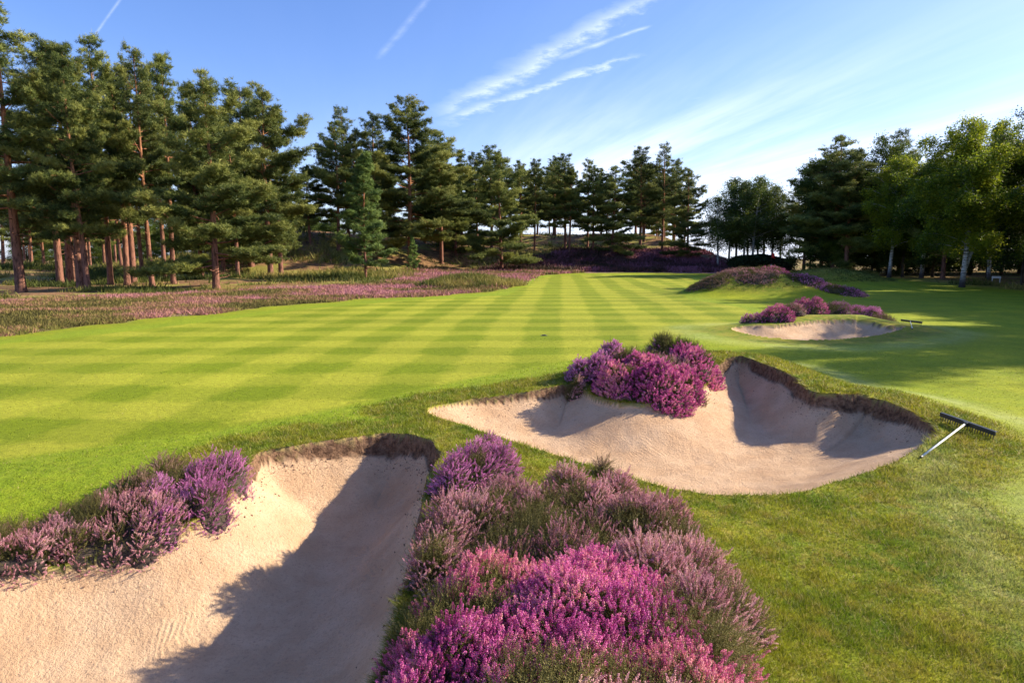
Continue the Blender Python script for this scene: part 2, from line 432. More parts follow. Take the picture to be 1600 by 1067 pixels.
def ground_mat():
    m, t, out = new_mat('ground_surface'); b = t.node('ShaderNodeBsdfPrincipled')
    geo = t.node('ShaderNodeNewGeometry'); pos = geo.outputs['Position']
    A = {k: attr(t, k).outputs['Fac'] for k in ('stripe', 'rough', 'pale', 'lush', 'sand', 'dirt', 'heath', 'wood')}
    g = t.node('ShaderNodeGroup'); g.node_tree = TURF
    for k in ('stripe', 'rough', 'pale', 'lush'): t.l.new(A[k], g.inputs[k])
    c = g.outputs[0]
    n1 = t.noise(pos, 1.1, 5, .65); n2 = t.noise(pos, 9, 4, .7); n3 = t.noise(pos, .28, 4, .6)
    # heath ground: brown and mauve with olive
    h = t.mix(t.ramp(n1, .38, .62), (.16, .085, .058), (.30, .165, .14))
    h = t.mix(t.m('MULTIPLY', t.ramp(n3, .5, .68), .8), h, (.15, .15, .045))
    h = t.mix(t.m('MULTIPLY', t.ramp(n2, .45, .75), .6), h, (.34, .22, .16))
    c = t.mix(A['heath'], c, h)
    # woodland floor: needle litter, bare sandy soil and grass
    f = t.mix(t.ramp(n1, .35, .65), (.125, .070, .036), (.30, .175, .080))
    f = t.mix(t.ramp(n3, .48, .60), f, t.mix(t.ramp(n2, .3, .7), (.15, .155, .025), (.33, .28, .075)))
    c = t.mix(A['wood'], c, f)
    # sand
    s1 = t.noise(pos, 2.2, 5, .6); s2 = t.noise(pos, 38, 4, .75); s3 = t.noise(pos, 140, 2, .8)
    sp = t.node('ShaderNodeSeparateXYZ'); t.l.new(pos, sp.inputs[0])
    s = t.mix(t.ramp(s1, .3, .7), (.520, .338, .196), (.625, .438, .275))
    s = t.mix(t.m('MULTIPLY', t.ramp(s2, .50, .72), .60), s, (.33, .21, .125))
    s = t.mix(t.m('MULTIPLY', t.ramp(s3, .56, .72), .60), s, (.22, .14, .085))
    d = t.mix(t.ramp(t.noise(pos, 14, 5, .75), .3, .7), (.060, .032, .018), (.270, .160, .095))
    s = t.mix(A['dirt'], s, d)
    c = t.mix(t.m('MAXIMUM', A['sand'], A['dirt']), c, s)
    t.l.new(c, b.inputs['Base Color']); b.inputs['Roughness'].default_value = .9; b.inputs['Specular IOR Level'].default_value = .15
    # relief: grain of turf; grains, rake grooves and footprints of sand
    gp = t.noise(pos, 1.3, 3, .5, .6)
    ang = t.m('MULTIPLY', t.m('SUBTRACT', gp, .5), .45)
    ang = t.m('ADD', ang, t.m('MULTIPLY', t.noise(pos, 6, 3), .05))
    gr = t.m('SINE', t.m('MULTIPLY', t.m('ADD', t.m('ADD', t.m('MULTIPLY', sp.outputs[0], .8), t.m('MULTIPLY', sp.outputs[1], .6)), ang), 2 * math.pi / .05))
    gm = t.ramp(t.noise(pos, 1.3, 4, .65), .50, .72)
    hs = t.m('ADD', t.m('MULTIPLY', s2, 1.3), t.m('MULTIPLY', s3, .45))
    hs = t.m('ADD', hs, t.m('MULTIPLY', t.m('MULTIPLY', gr, gm), .16)); hs = t.m('ADD', hs, t.m('MULTIPLY', t.noise(pos, 9, 3, .6), 1.2))
    hg = t.m('MULTIPLY', g.outputs[1], 1.6)
    mixh = t.node('ShaderNodeMix'); mixh.data_type = 'FLOAT'; t.l.new(A['sand'], mixh.inputs[0]); t.l.new(hg, mixh.inputs[2]); t.l.new(hs, mixh.inputs[3])
    hh = t.m('ADD', mixh.outputs[0], t.m('MULTIPLY', t.m('MAXIMUM', A['wood'], t.m('MAXIMUM', A['heath'], A['dirt'])), t.m('MULTIPLY', t.noise(pos, 8, 5, .7), 3.0)))
    bp = t.node('ShaderNodeBump'); bp.inputs['Strength'].default_value = .9; bp.inputs['Distance'].default_value = .018
    t.l.new(hh, bp.inputs['Height']); t.l.new(bp.outputs[0], b.inputs['Normal']); t.l.new(b.outputs[0], out.inputs[0]); return m


GM = ground_mat()

# fairway outline: mown turf, in pixels of level ground
FAIR = np.array([P(*q) for q in ((-900, 640), (-300, 570), (0, 527), (110, 511), (210, 499), (330, 489), (430, 478), (560, 466.5), (680, 462), (780, 455), (822, 441), (832, 433), (850, 429.5), (900, 427.3), (1000, 426.6), (1110, 427.2), (1160, 430))]
                + [(26, 66), (34, 60), (38, 48), (60, 45), (60, -30), (-40, -30)])
STRIPE = np.array([P(*q) for q in ((-900, 740), (-300, 660), (0, 560 - 24), (150, 522), (330, 500), (470, 482), (620, 470), (790, 461), (826, 446), (838, 436), (870, 430), (960, 428.5), (1080, 431), (1090, 445), (1050, 452), (1075, 468), (1160, 482), (1190, 496), (1100, 520), (1010, 541), (880, 567), (720, 598), (560, 635), (380, 668), (150, 700), (-100, 735), (-900, 900))])


def zones(x, y, near, lipo, sand, dirt):
    f, _ = sdf(x, y, FAIR); s, _ = sdf(x, y, STRIPE)
    f = f + (fbm(x * .8, y * .8, 3, 11) - .5) * 1.2 * sm(y, 5, 20)
    stripe = sm(s, -.15, .25) * (1 - .15 * sm(y, 60, 66))
    # semi-rough around the bunkers and the nearer turf on the right
    nr = near + (fbm(x * 1.4, y * 1.4, 3, 12) - .5) * .6
    rough = sm(nr, -1.15, -.65)
    rough = np.maximum(rough, sm(1.9 - np.abs(x - 1.9 - .25 * (y - 3)), 0, .5) * sm(7.5 - y, 0, 1.0))
    rough = np.maximum(rough, sm(-f, -1.2, -.4) * .35)
    lush = (1 - sm(np.abs(s), .2, 1.6)) * (s < 0) * .8
    lush = np.maximum(lush, (1 - stripe) * sm(f, .2, 1.5) * (x < 3) * .8)
    lush = np.where(rough > .5, lush * .2, lush)
    b2s, _ = sdf(x, y, BUNK[1]['poly']); b3s, _ = sdf(x, y, BUNK[2]['poly'])
    side = sm(x, 3.6, 4.6)
    ring = np.exp(-((b2s + 1.35 + .35 * (fbm(x * .7, y * .7, 2, 13) - .5)) / .35) ** 2) * side + .7 * np.exp(-((b3s + 1.3) / .5) ** 2)
    streak = .8 * np.exp(-((x - (2.75 + .45 * (y - 3.0))) / .30) ** 2) * sm(y, 2.6, 4.0) * (1 - sm(y, 6.5, 7.5))
    pale = np.clip((ring + streak) * (.4 + fbm(x * 2, y * 2, 3, 14)), 0, 1) * (near < -.02)
    out = 1 - sm(f, -.25, .25)
    # heath belt right beyond the mown edge, then the wood
    dist = -f
    wn = fbm(x * .1, y * .1, 3, 15)
    wood = out * sm(dist + 8 * (wn - .5), 9, 14) * (x < 6)
    hill = sm(y, 76, 80) * (x < 34)
    rise = sm(y + 10 * (wn - .5), 84, 92)
    wood = np.maximum(wood, hill * rise)
    wood = np.maximum(wood, sm(x + 3 * (wn - .5) - .18 * (y - 45), 30, 34) * sm(y, 15, 30) * .9)
    wood = np.maximum(wood, sm(y, 92, 100) * (x > 20) * .6)
    wood = wood * (1 - sm(y, 88, 100) * (x < -25) * (.9 * sm(x, -400, -26)))      # open sunny heath beyond the pines
    heath = np.clip(out * (x < 34) - wood, 0, 1) * (1 - sm(y, 95, 105) * .6)
    mnd = np.exp(-((x - 12.5) / 3.6) ** 2 - ((y - 33.3) / 3.2) ** 2) + np.exp(-((x - 21) / 5) ** 2 - ((y - 43) / 3.5) ** 2)
    rough = np.maximum(rough, sm(mnd, .3, .6))
    return dict(stripe=stripe, rough=rough, pale=pale * .7, lush=lush, sand=sand, dirt=dirt, heath=heath, wood=wood)


def build_terrain():
    az = np.concatenate([np.arange(-180, -46, 2.0), np.arange(-46, 46, .085), np.arange(46, 180, 2.0)])
    az = np.radians(az); r = [.25]
    while r[-1] < 1400:
        q = r[-1]; r.append(q * (1.06 if q < 1.6 else 1.0042 if q < 13 else 1.006 if q < 50 else 1.009 if q < 125 else 1.06))
    r = np.array(r); R, A = np.meshgrid(r, az, indexing='ij')
    x = (R * np.sin(A)).ravel(); y = (R * np.cos(A)).ravel()
    z, sand, dirt, near, lipo = height_full(x.copy(), y.copy())
    zn = zones(x, y, near, lipo, sand, dirt)
    nr, na = R.shape; idx = np.arange(nr * na).reshape(nr, na)
    a = idx[:-1, :]; b = idx[1:, :]
    faces = np.stack([a, b, np.roll(b, -1, 1), np.roll(a, -1, 1)], -1).reshape(-1, 4)
    co = np.stack([x, y, z], -1)
    fs = (sand[faces].mean(1) > .5); ff = (zn['stripe'][faces].mean(1) > .5) & ~fs
    used = {}
    def part(name, mask, label=None):
        f = faces[mask]; u, inv = np.unique(f, return_inverse=True)
        at = {k: ('FLOAT', v[u]) for k, v in zn.items()}
        me = mesh_np(name, co[u], inv.reshape(f.shape), at, True); o = link(name, me, GM); o['kind'] = 'structure'; return o
    bid = np.zeros(len(faces), int)
    cx = x[faces].mean(1); cy = y[faces].mean(1)
    for i, bk in enumerate(BUNK):
        p = bk['poly']; k = fs & (cx > p[:, 0].min() - .3) & (cx < p[:, 0].max() + .3) & (cy > p[:, 1].min() - .3) & (cy < p[:, 1].max() + .3)
        if k.any():
            s, _ = sdf(cx[k], cy[k], p); kk = np.where(k)[0]; bid[kk[s > -.25]] = i + 1
    fs = bid > 0
    part('ground', ~fs & ~ff); part('fairway', ff & ~fs)
    for i in range(len(BUNK)): part('bunker_sand', bid == i + 1)
    c0 = (0, 0, float(z[:na].mean()))


build_terrain()

rng = np.random.default_rng(7)


# ------------------------------------------------------------------ leaf, needle, flower materials
def leafy(name, ramp, trans=.25, rough=.6, objvar=.15, spec=.25):
    """ramp: colours from attribute tint 0..1; every object shifts a little in brightness"""
    m, t, out = new_mat(name); b = t.node('ShaderNodeBsdfPrincipled'); a = attr(t, 'tint').outputs['Fac']
    cr = t.node('ShaderNodeValToRGB'); els = cr.color_ramp.elements
    while len(els) < len(ramp): els.new(.5)
    for i, (p, c) in enumerate(ramp): els[i].position = p; els[i].color = (*c, 1)
    t.l.new(a, cr.inputs[0]); c = cr.outputs[0]
    oi = t.node('ShaderNodeObjectInfo'); k = t.ramp(oi.outputs['Random'], 0, 1, 1 - objvar, 1 + objvar, False)
    c = t.mix(1.0, c, t.xyz(k, k, k), 'MULTIPLY')
    t.l.new(c, b.inputs['Base Color']); b.inputs['Roughness'].default_value = rough; b.inputs['Specular IOR Level'].default_value = spec
    tr = t.node('ShaderNodeBsdfTranslucent'); t.l.new(c, tr.inputs[0])
    mx = t.node('ShaderNodeMixShader'); mx.inputs[0].default_value = trans
    t.l.new(b.outputs[0], mx.inputs[1]); t.l.new(tr.outputs[0], mx.inputs[2]); t.l.new(mx.outputs[0], out.inputs[0]); return m


M = {}
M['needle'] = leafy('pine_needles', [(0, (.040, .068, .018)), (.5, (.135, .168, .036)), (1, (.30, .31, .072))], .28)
M['needle_young'] = leafy('young_needles', [(0, (.055, .115, .030)), (.5, (.160, .240, .055)), (1, (.28, .37, .09))], .25)
M['birch_leaf'] = leafy('birch_leaves', [(0, (.060, .110, .012)), (.5, (.21, .26, .016)), (1, (.38, .39, .026))], .50)
M['oak_leaf'] = leafy('oak_leaves', [(0, (.022, .045, .010)), (.6, (.070, .110, .014)), (1, (.150, .180, .022))], .35)
M['slim_leaf'] = leafy('slim_birch_leaves', [(0, (.030, .055, .012)), (.5, (.085, .125, .020)), (1, (.18, .21, .03))], .30)
M['hedge_leaf'] = leafy('hedge_leaves', [(0, (.012, .026, .010)), (1, (.050, .075, .020))], .25)
M['bell'] = leafy('magenta_bells', [(0, (.28, .03, .15)), (.4, (.64, .10, .38)), (.75, (.85, .27, .54)), (1, (.86, .42, .40))], .35, .5, .04)
M['rose'] = leafy('rose_bells', [(0, (.36, .05, .17)), (.5, (.74, .17, .38)), (1, (.86, .42, .40))], .35, .5, .04)
M['ling'] = leafy('ling_flowers', [(0, (.30, .13, .13)), (.4, (.60, .27, .32)), (.8, (.78, .42, .48)), (1, (.75, .50, .42))], .3, .6, .05)
M['mauve'] = leafy('mauve_flowers', [(0, (.30, .08, .20)), (.5, (.62, .20, .46)), (1, (.80, .38, .62))], .3, .6, .05)
M['brown'] = leafy('faded_flowers', [(0, (.15, .075, .045)), (.5, (.30, .17, .12)), (1, (.42, .29, .22))], .25, .7, .05)
M['sprig'] = leafy('heather_leaves', [(0, (.050, .050, .014)), (.5, (.150, .140, .035)), (1, (.290, .250, .075))], .25)
M['wood'] = simple('heather_wood', (.045, .032, .022), .9, 0, 30, .4, .01)


def bark_mat(name, lo, hi, H0, H1, birch=False):
    m, t, out = new_mat(name); b = t.node('ShaderNodeBsdfPrincipled'); tcn = t.node('ShaderNodeTexCoord'); v = tcn.outputs['Object']
    sp = t.node('ShaderNodeSeparateXYZ'); t.l.new(v, sp.inputs[0]); X, Y, Z = sp.outputs
    if birch:
        n = t.noise(t.xyz(t.m('MULTIPLY', X, 2.2), t.m('MULTIPLY', Y, 2.2), t.m('MULTIPLY', Z, 9)), 1.6, 4, .7)
        c = t.mix(t.ramp(n, .52, .60), lo, hi)
        c = t.mix(t.ramp(Z, .2, 1.4, 1, 0), c, (.06, .05, .045))
    else:
        n = t.noise(t.xyz(t.m('MULTIPLY', X, 9), t.m('MULTIPLY', Y, 9), t.m('MULTIPLY', Z, 1.8)), 1.0, 5, .7)
        up = t.ramp(t.m('ADD', Z, t.m('MULTIPLY', n, 3)), H0, H1)
        c = t.mix(up, lo, hi); c = t.mix(t.m('MULTIPLY', t.ramp(n, .45, .62), .75), c, (.035, .022, .018))
    t.l.new(c, b.inputs['Base Color']); b.inputs['Roughness'].default_value = .9; b.inputs['Specular IOR Level'].default_value = .1
    bp = t.node('ShaderNodeBump'); bp.inputs['Distance'].default_value = .04; t.l.new(n, bp.inputs['Height']); t.l.new(bp.outputs[0], b.inputs['Normal'])
    t.l.new(b.outputs[0], out.inputs[0]); return m


M['pine_bark'] = bark_mat('pine_bark', (.25, .12, .085), (.36, .165, .085), 3, 8)
M['birch_bark'] = bark_mat('birch_bark', (.50, .47, .43), (.05, .045, .04), 0, 1, True)
M['oak_bark'] = bark_mat('oak_bark', (.10, .08, .06), (.13, .10, .07), 2, 8)


# ------------------------------------------------------------------ trees
def unit(v): return v / (np.linalg.norm(v, axis=-1, keepdims=True) + 1e-9)


class Crown:
    def __init__(s): s.v = []; s.t = []
    def needles(s, c, rr, n, ln, wd, tint, up=.35, axis=None):
        """tufts at centres c (k,3): n needle bundles each"""
        k = len(c); d = rng.normal(size=(k, n, 3)); d[..., 2] = np.abs(d[..., 2]) * .8 + up - .25
        if axis is not None: d += axis[:, None, :] * .8
        d = unit(d); q = unit(np.cross(d, rng.normal(size=d.shape)))
        L = ln * rng.uniform(.65, 1.25, (k, n, 1)); W = wd * rng.uniform(.7, 1.3, (k, n, 1))
        c0 = c[:, None, :] + rng.normal(size=(k, n, 3)) * rr
        v = np.stack([c0 - q * W / 2, c0 + q * W / 2, c0 + d * L], 2)
        s.v.append(v.reshape(-1, 3)); tt = np.clip(tint[:, None] + rng.normal(size=(k, n)) * .12, 0, 1); s.t.append(np.repeat(tt.ravel(), 3))
    def leaves(s, c, size, tint, hang=0.0):
        k = len(c); d = rng.normal(size=(k, 3)); d[:, 2] -= hang; d = unit(d); q = unit(np.cross(d, rng.normal(size=d.shape)))
        L = size * rng.uniform(.7, 1.3, (k, 1)); W = L * .62
        v = np.stack([c - d * L / 2 + q * W * .1, c + q * W / 2, c + d * L / 2, c - d * L / 2, c + d * L / 2, c - q * W / 2], 1)
        s.v.append(v.reshape(-1, 3)); s.t.append(np.repeat(np.clip(tint + rng.normal(size=k) * .12, 0, 1), 6))
    def mesh(s, name):
        v = np.concatenate(s.v); t = np.concatenate(s.t)
        return mesh_np(name, v, np.arange(len(v)).reshape(-1, 3), {'tint': ('FLOAT', t)})


def make_tree(kind, Ht, cb, R, seed, dens=1.0, lean=0.0, needle='needle', scr=None, bare=6, forked=False, wisp=1.0):
    """returns (height, [(name, mesh, material)...])"""
    global rng; rng = np.random.default_rng(seed); rd = random.Random(seed)
    tr = MB(); br = MB(); cr = Crown(); coni = kind in ('scots', 'cone', 'layer')
    ph = rd.uniform(0, 6); r0 = (.0135 * Ht + .03) if coni else .011 * Ht + .02
    r0 *= (scr or 1)
    def axis(z):
        q = z / Ht; return np.array([.22 * math.sin(2.6 * q + ph) * q + lean * (q ** .7) * (1 - .35 * q) * Ht * .3, .2 * math.cos(3.1 * q + ph * 1.7) * q, z])
    zs = [-.3, 0, .25] + list(np.linspace(.8, Ht * .985, 13))
    o = axis(0)
    tr.tube([axis(max(z, 0)) + np.array([0, 0, min(z, 0)]) - o * 0 for z in zs], [r0 * 1.45, r0 * 1.3, r0 * 1.08] + [max(.02, r0 * (1 - z / Ht) ** .75) for z in zs[3:]], 10)
    nl = int((1 - cb) * Ht * {'scots': 4.4, 'cone': 6.5, 'layer': 4.6, 'birch': 5.2, 'oak': 4.4}[kind])
    for i in range(nl):
        t = (i + rd.random()) / nl; z = Ht * (cb + (1 - cb) * t * .97)
        if kind == 'scots': prof = min(1, .72 + 2.0 * t) * (1 - max(0, t - .35) / .65 * .78); el = -8 + 52 * t + rd.gauss(0, 9)
        elif kind == 'cone': prof = (1 - t) ** .85 * min(1, .7 + 2 * t) + .06; el = 4 + 40 * t + rd.gauss(0, 5)
        elif kind == 'layer': prof = (1 - t) ** .6 * min(1, .8 + t) + .05; el = -14 + 40 * t + rd.gauss(0, 6)
        elif kind == 'birch': prof = min(1, .55 + 1.6 * t) * (1 - t ** 2.2) + .12; el = 34 + 34 * t + rd.gauss(0, 8)
        else: prof = math.sqrt(max(.02, 1 - (2 * t - .85) ** 2 * .75)) * (1 - .25 * t); el = 4 + 62 * t + rd.gauss(0, 10)
        clump = .65 + .6 * vnoise(np.array([t * 7 + seed]), np.array([i * .37 + 3.]), seed)[0]
        L = R * prof * rd.uniform(.62, 1.12) * clump; az = i * 2.39996 + rd.gauss(0, .5); el = math.radians(el)
        p = axis(z); pts = [p]; n = 6; e = el
        for k in range(n):
            p = p + np.array([math.cos(az) * math.cos(e), math.sin(az) * math.cos(e), math.sin(e)]) * L / n
            pts.append(p); az += rd.gauss(0, .14)
            e += {'scots': .03, 'cone': .07, 'layer': .05, 'birch': -.13, 'oak': -.07}[kind] + rd.gauss(0, .09)
        lr = max(.012, r0 * .34 * (L / R) * (1 - .5 * t)); br.tube(pts, [lr * (1 - .8 * k / n) for k in range(n + 1)], 4, False)
        pts = np.array(pts); hz = np.array([math.cos(az), math.sin(az), 0]); sd = np.array([-math.sin(az), math.cos(az), 0])
        # side shoots
        cents = []
        start = .14 if kind == 'scots' else .10
        if t > .8: start = .05
        for k in range(max(3, int(L * (3.2 if coni else 2.6)))):
            f = start + (1 - start) * rd.random() ** .8; a = f * n; j = min(int(a), n - 1); q = pts[j] + (pts[j + 1] - pts[j]) * (a - j)
            sl_ = L * (.42 - .22 * f) * rd.uniform(.5, 1.2); sgn = rd.choice((-1, 1)); dr = hz * rd.uniform(.3, .9) + sd * sgn * rd.uniform(.4, 1) + np.array([0, 0, rd.uniform(-.05, .35) if kind != 'birch' else rd.uniform(-.6, .5)])
            dr = dr / np.linalg.norm(dr); e1 = q + dr * sl_
            if k % 2 == 0: br.tube([q, e1], [lr * .35, .006], 3, False)
            m = max(1, int(sl_ / .24))
            for u in range(m): cents.append(q + dr * sl_ * (u + rd.random()) / m)
        cents.append(pts[-1]); cents.append((pts[-1] + pts[-2]) / 2); cents = np.array(cents)
        base_t = .45 + .22 * rd.gauss(0, 1)
        if coni:
            m = max(1, int(round(5.5 * dens * (1.25 if kind == 'cone' else 1))))
            c = np.repeat(cents, m, 0); c = c + rng.normal(size=c.shape) * np.array([.20, .20, .11]) * (1 if kind != 'cone' else .7)
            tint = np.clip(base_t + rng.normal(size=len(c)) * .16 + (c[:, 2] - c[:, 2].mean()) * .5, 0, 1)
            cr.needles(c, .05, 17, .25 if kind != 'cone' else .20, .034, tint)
        else:
            m = int(26 * dens); c = np.repeat(cents, m, 0); sg = np.array([.26, .26, .22]) if kind == 'oak' else np.array([.16, .16, .20])
            c = c + rng.normal(size=c.shape) * sg
            if kind == 'birch':
                hang = rng.random(len(c)) ** 2 * .75 * wisp; c[:, 2] -= hang
            cr.leaves(c, .135 if kind == 'birch' else .16, np.clip(base_t + rng.normal(size=len(c)) * .15, 0, 1), .6 if kind == 'birch' else 0)
    for i in range(bare if coni else 0):          # dead snags under the crown
        z = Ht * cb * rd.uniform(.45, 1.0); az = rd.uniform(0, 6.28); L = rd.uniform(.4, 1.5); p = axis(z)
        br.tube([p, p + np.array([math.cos(az), math.sin(az), .1]) * L * .6, p + np.array([math.cos(az), math.sin(az), rd.uniform(-.3, .3)]) * L], [.03, .02, .006], 4, False)
    if forked:
        p = axis(1.1); q = [p + np.array([.5 * u + .7 * u * u * .4, .1 * u, 2.6 * u]) for u in np.linspace(0, 2.4, 7)]
        tr.tube(q, [r0 * .8 * (1 - .12 * k) for k in range(7)], 8)
    bark = {'birch': 'birch_bark', 'oak': 'oak_bark'}.get(kind, 'pine_bark'); leaf = {'birch': 'birch_leaf', 'oak': 'oak_leaf'}.get(kind, needle) if needle == 'needle' else needle
    def join(a, b):
        k = len(a.v); a.v += b.v; a.f += [tuple(i + k for i in f) for f in b.f]; return a
    def me(mb, nm):
        x = bpy.data.meshes.new(nm); x.from_pydata(mb.v, [], mb.f); x.polygons.foreach_set('use_smooth', [True] * len(x.polygons)); x.materials.append(M[bark]); return x
    c = cr.mesh('crown'); c.materials.append(M[leaf])
    return Ht, [('trunk', me(join(tr, br), 'trunk')), ('crown', c)]


PROTO = dict(
    a=make_tree('scots', 16, .24, 4.3, 1), b=make_tree('scots', 16.5, .30, 4.0, 2, 1.1), full=make_tree('scots', 13.5, .10, 5.2, 3, 1.25, bare=8),
    thin=make_tree('scots', 15, .42, 3.0, 4), young=make_tree('cone', 10.5, .10, 2.5, 5, 1.3, needle='needle_young', scr=.6), big=make_tree('scots', 20, .16, 6.4, 6, 1.25),
    mid=make_tree('scots', 14, .25, 4.0, 8), layer=make_tree('layer', 14, .06, 4.6, 9, .9), wide=make_tree('scots', 13.5, .2, 4.6, 10), lean=make_tree('scots', 8, .45, 2.6, 12, .8, lean=-.9),
    top=make_tree('scots', 15, .26, 4.1, 14, .8),
    birch=make_tree('birch', 12, .20, 4.4, 21, 2.3, forked=True), slim=make_tree('birch', 11, .24, 2.9, 22, 1.3, scr=.8, needle='slim_leaf'), pale=make_tree('birch', 11, .24, 3.4, 25, 2.0, scr=1.0), oak=make_tree('oak', 13, .10, 5.4, 23, 1.5), bushy=make_tree('oak', 9, .03, 4.4, 24, 1.2))


def tree(name, proto, x, y, h, label, cat='tree', group=None, rz=None, sx=1.0, tall=None):
    hh, parts = PROTO[proto]; s = h / hh
    o = empty(name, (x, y, H(x, y) - .05), rng2.uniform(0, 6.28) if rz is None else rz); o.scale = (s * sx, s * sx, s); o.rotation_euler = (rng2.normal() * .02, rng2.normal() * .02, o.rotation_euler[2])
    tag(o, label, cat, group)
    for nm, me in parts: link(nm, me, None, o)
    return o


rng2 = np.random.default_rng(99)


def ptree(name, proto, px, py, top, label, d=None, **kw):
    """px, py: foot of the trunk in the photograph; top: height of its tip there; d: metres away if the foot is hidden"""
    r = ray(px, py)
    if d is None: x, y = P(px, py); d = y
    x = r[0] / r[1] * d; y = d
    rt = ray(px, top); h = CAMZ + rt[2] / rt[1] * d - H(x, y)
    return tree(name, proto, x, y, h, label, **kw)


G1 = 'pines of the stand left of the fairway'
ptree('pine_tree', 'b', 33, 452, 22, 'tall pine at the left edge of the stand, its reddish trunk standing apart', group=G1, sx=1.15, rz=1)
ptree('pine_tree', 'a', 126, 451, 70, 'pine with a bare reddish trunk, left one of the close pair beside the leaning trunk', group=G1, rz=2)
ptree('pine_tree', 'a', 138, 453, 95, 'pine with a bare reddish trunk, right one of the close pair beside the leaning trunk', group=G1, rz=4, sx=.85)
ptree('pine_tree', 'lean', 139, 449, 290, 'crooked low pine leaning left out of the foot of the paired trunks', group=G1, rz=0, sx=1.0)
ptree('pine_tree', 'a', 94, 440, 66, 'shaded pine with dark trunk directly left of the leaning pine', group=G1, rz=5)
ptree('pine_tree', 'thin', 110, 439, 78, 'shaded pine whose dark trunk shows behind the leaning pine', group=G1, rz=.5, sx=1.2)
ptree('pine_tree', 'b', 173, 445, 62, 'pine with a stout dark trunk right of the paired reddish trunks', group=G1, rz=3, sx=.8)
ptree('pine_tree', 'thin', 199, 445, 130, 'thin dark trunked pine, left of two slim trunks beside the lit reddish trunk', group=G1, rz=2)
ptree('pine_tree', 'thin', 209, 442, 110, 'thin dark trunked pine, right of two slim trunks beside the lit reddish trunk', group=G1, rz=1)
ptree('pine_tree', 'b', 223, 431, 100, 'pine with thick shaded trunk just behind the lit reddish trunk', d=56, group=G1, rz=6, sx=.65)
ptree('pine_tree', 'b', 238, 447, 82, 'tall pine with a straight sunlit reddish trunk in the middle of the left stand', group=G1, rz=5, sx=.75)
ptree('pine_tree', 'thin', 258, 438, 105, 'slim tall pine seen against the sky gap right of the lit reddish trunk', group=G1, rz=.3, sx=.7)
ptree('pine_tree', 'thin', 271, 443, 88, 'slim pine standing close to the right of another slim one in the sky gap', group=G1, rz=2.3, sx=.75)
ptree('pine_tree', 'mid', 316, 427, 140, 'shaded pine with dark trunk left of the broad low branched pine', d=58, group=G1, rz=4, sx=.75)
ptree('pine_tree', 'full', 338, 451, 124, 'broad bushy pine with sunlit low branches reaching almost to the heath', group=G1, rz=2.2, sx=1.12)
ptree('pine_tree', 'full', 349, 433, 170, 'pine with thin reddish trunk directly behind the broad low branched pine', group=G1, rz=1.2, sx=.9)
ptree('pine_tree', 'thin', 372, 436, 200, 'slender grey trunked pine right of the broad low branched pine', group=G1, rz=1.6, sx=.9)
ptree('pine_tree', 'full', 394, 431, 130, 'pine with short thick sunlit trunk and dense low crown right of the broad one', group=G1, rz=3.9, sx=1.0)
ptree('pine_tree', 'wide', 423, 428, 140, 'tall round topped pine at the right end of the left stand', d=58, group=G1, rz=.7, sx=1.0)
ptree('pine_tree', 'thin', 439, 425, 175, 'slim dark trunked pine on the right flank of the left stand', d=60, group=G1, rz=2.7, sx=1.0)
ptree('pine_tree', 'mid', 487, 424, 262, 'dark pine in the gap between the left stand and the young bright green conifer', d=72, group=G1, rz=3.7, sx=1.2)

G2 = 'pines left of the green'
ptree('pine_tree', 'mid', 530, 423, 195, 'pine with thin reddish trunk left of the young bright green conifer', d=72, group=G2, rz=.9)
ptree('pine_tree', 'top', 547, 421, 168, 'pine with pointed dark top rising left behind the young bright green conifer', d=76, group=G2, rz=3.1, sx=.9)
ptree('pine_tree', 'a', 590, 420, 180, 'dark topped pine rising right behind the young bright green conifer', d=76, group=G2, rz=4.3)
ptree('young_conifer', 'young', 572, 437, 238, 'young conical bright green conifer standing on the heath in front of the pines', group=G2, rz=1, sx=1.15)
ptree('pine_tree', 'big', 641, 425, 158, 'tallest pine left of the green, broad sunlit crown and reddish trunk', d=72, group=G2, rz=2.5, sx=1.15)
ptree('pine_tree', 'wide', 690, 421, 205, 'pine whose sunlit crown joins the right side of the tallest pine', d=80, group=G2, rz=5)
ptree('pine_tree', 'young', 645, 411, 368, 'low bright green young conifer at the right foot of the tallest pine', d=66, cat='tree', group=G2, rz=4)
ptree('pine_tree', 'thin', 722, 395, 235, 'slim pine with open crown right of the tallest pine', d=90, group=G2, rz=2)
ptree('pine_tree', 'mid', 746, 391, 243, 'pine with a pale bare trunk left of the bushy pine by the heather bank', d=92, group=G2, rz=2)
ptree('pine_tree', 'mid', 768, 393, 232, 'pine with thick dark trunk half hidden behind the bushy pine by the heather bank', d=88, group=G2, rz=1, sx=1.1)
ptree('pine_tree', 'full', 784, 417, 240, 'bushy pine with sunlit crown standing in front of the purple heather bank', d=76, group=G2, rz=5, sx=1.0)
G3 = 'pines on the bank behind the green'
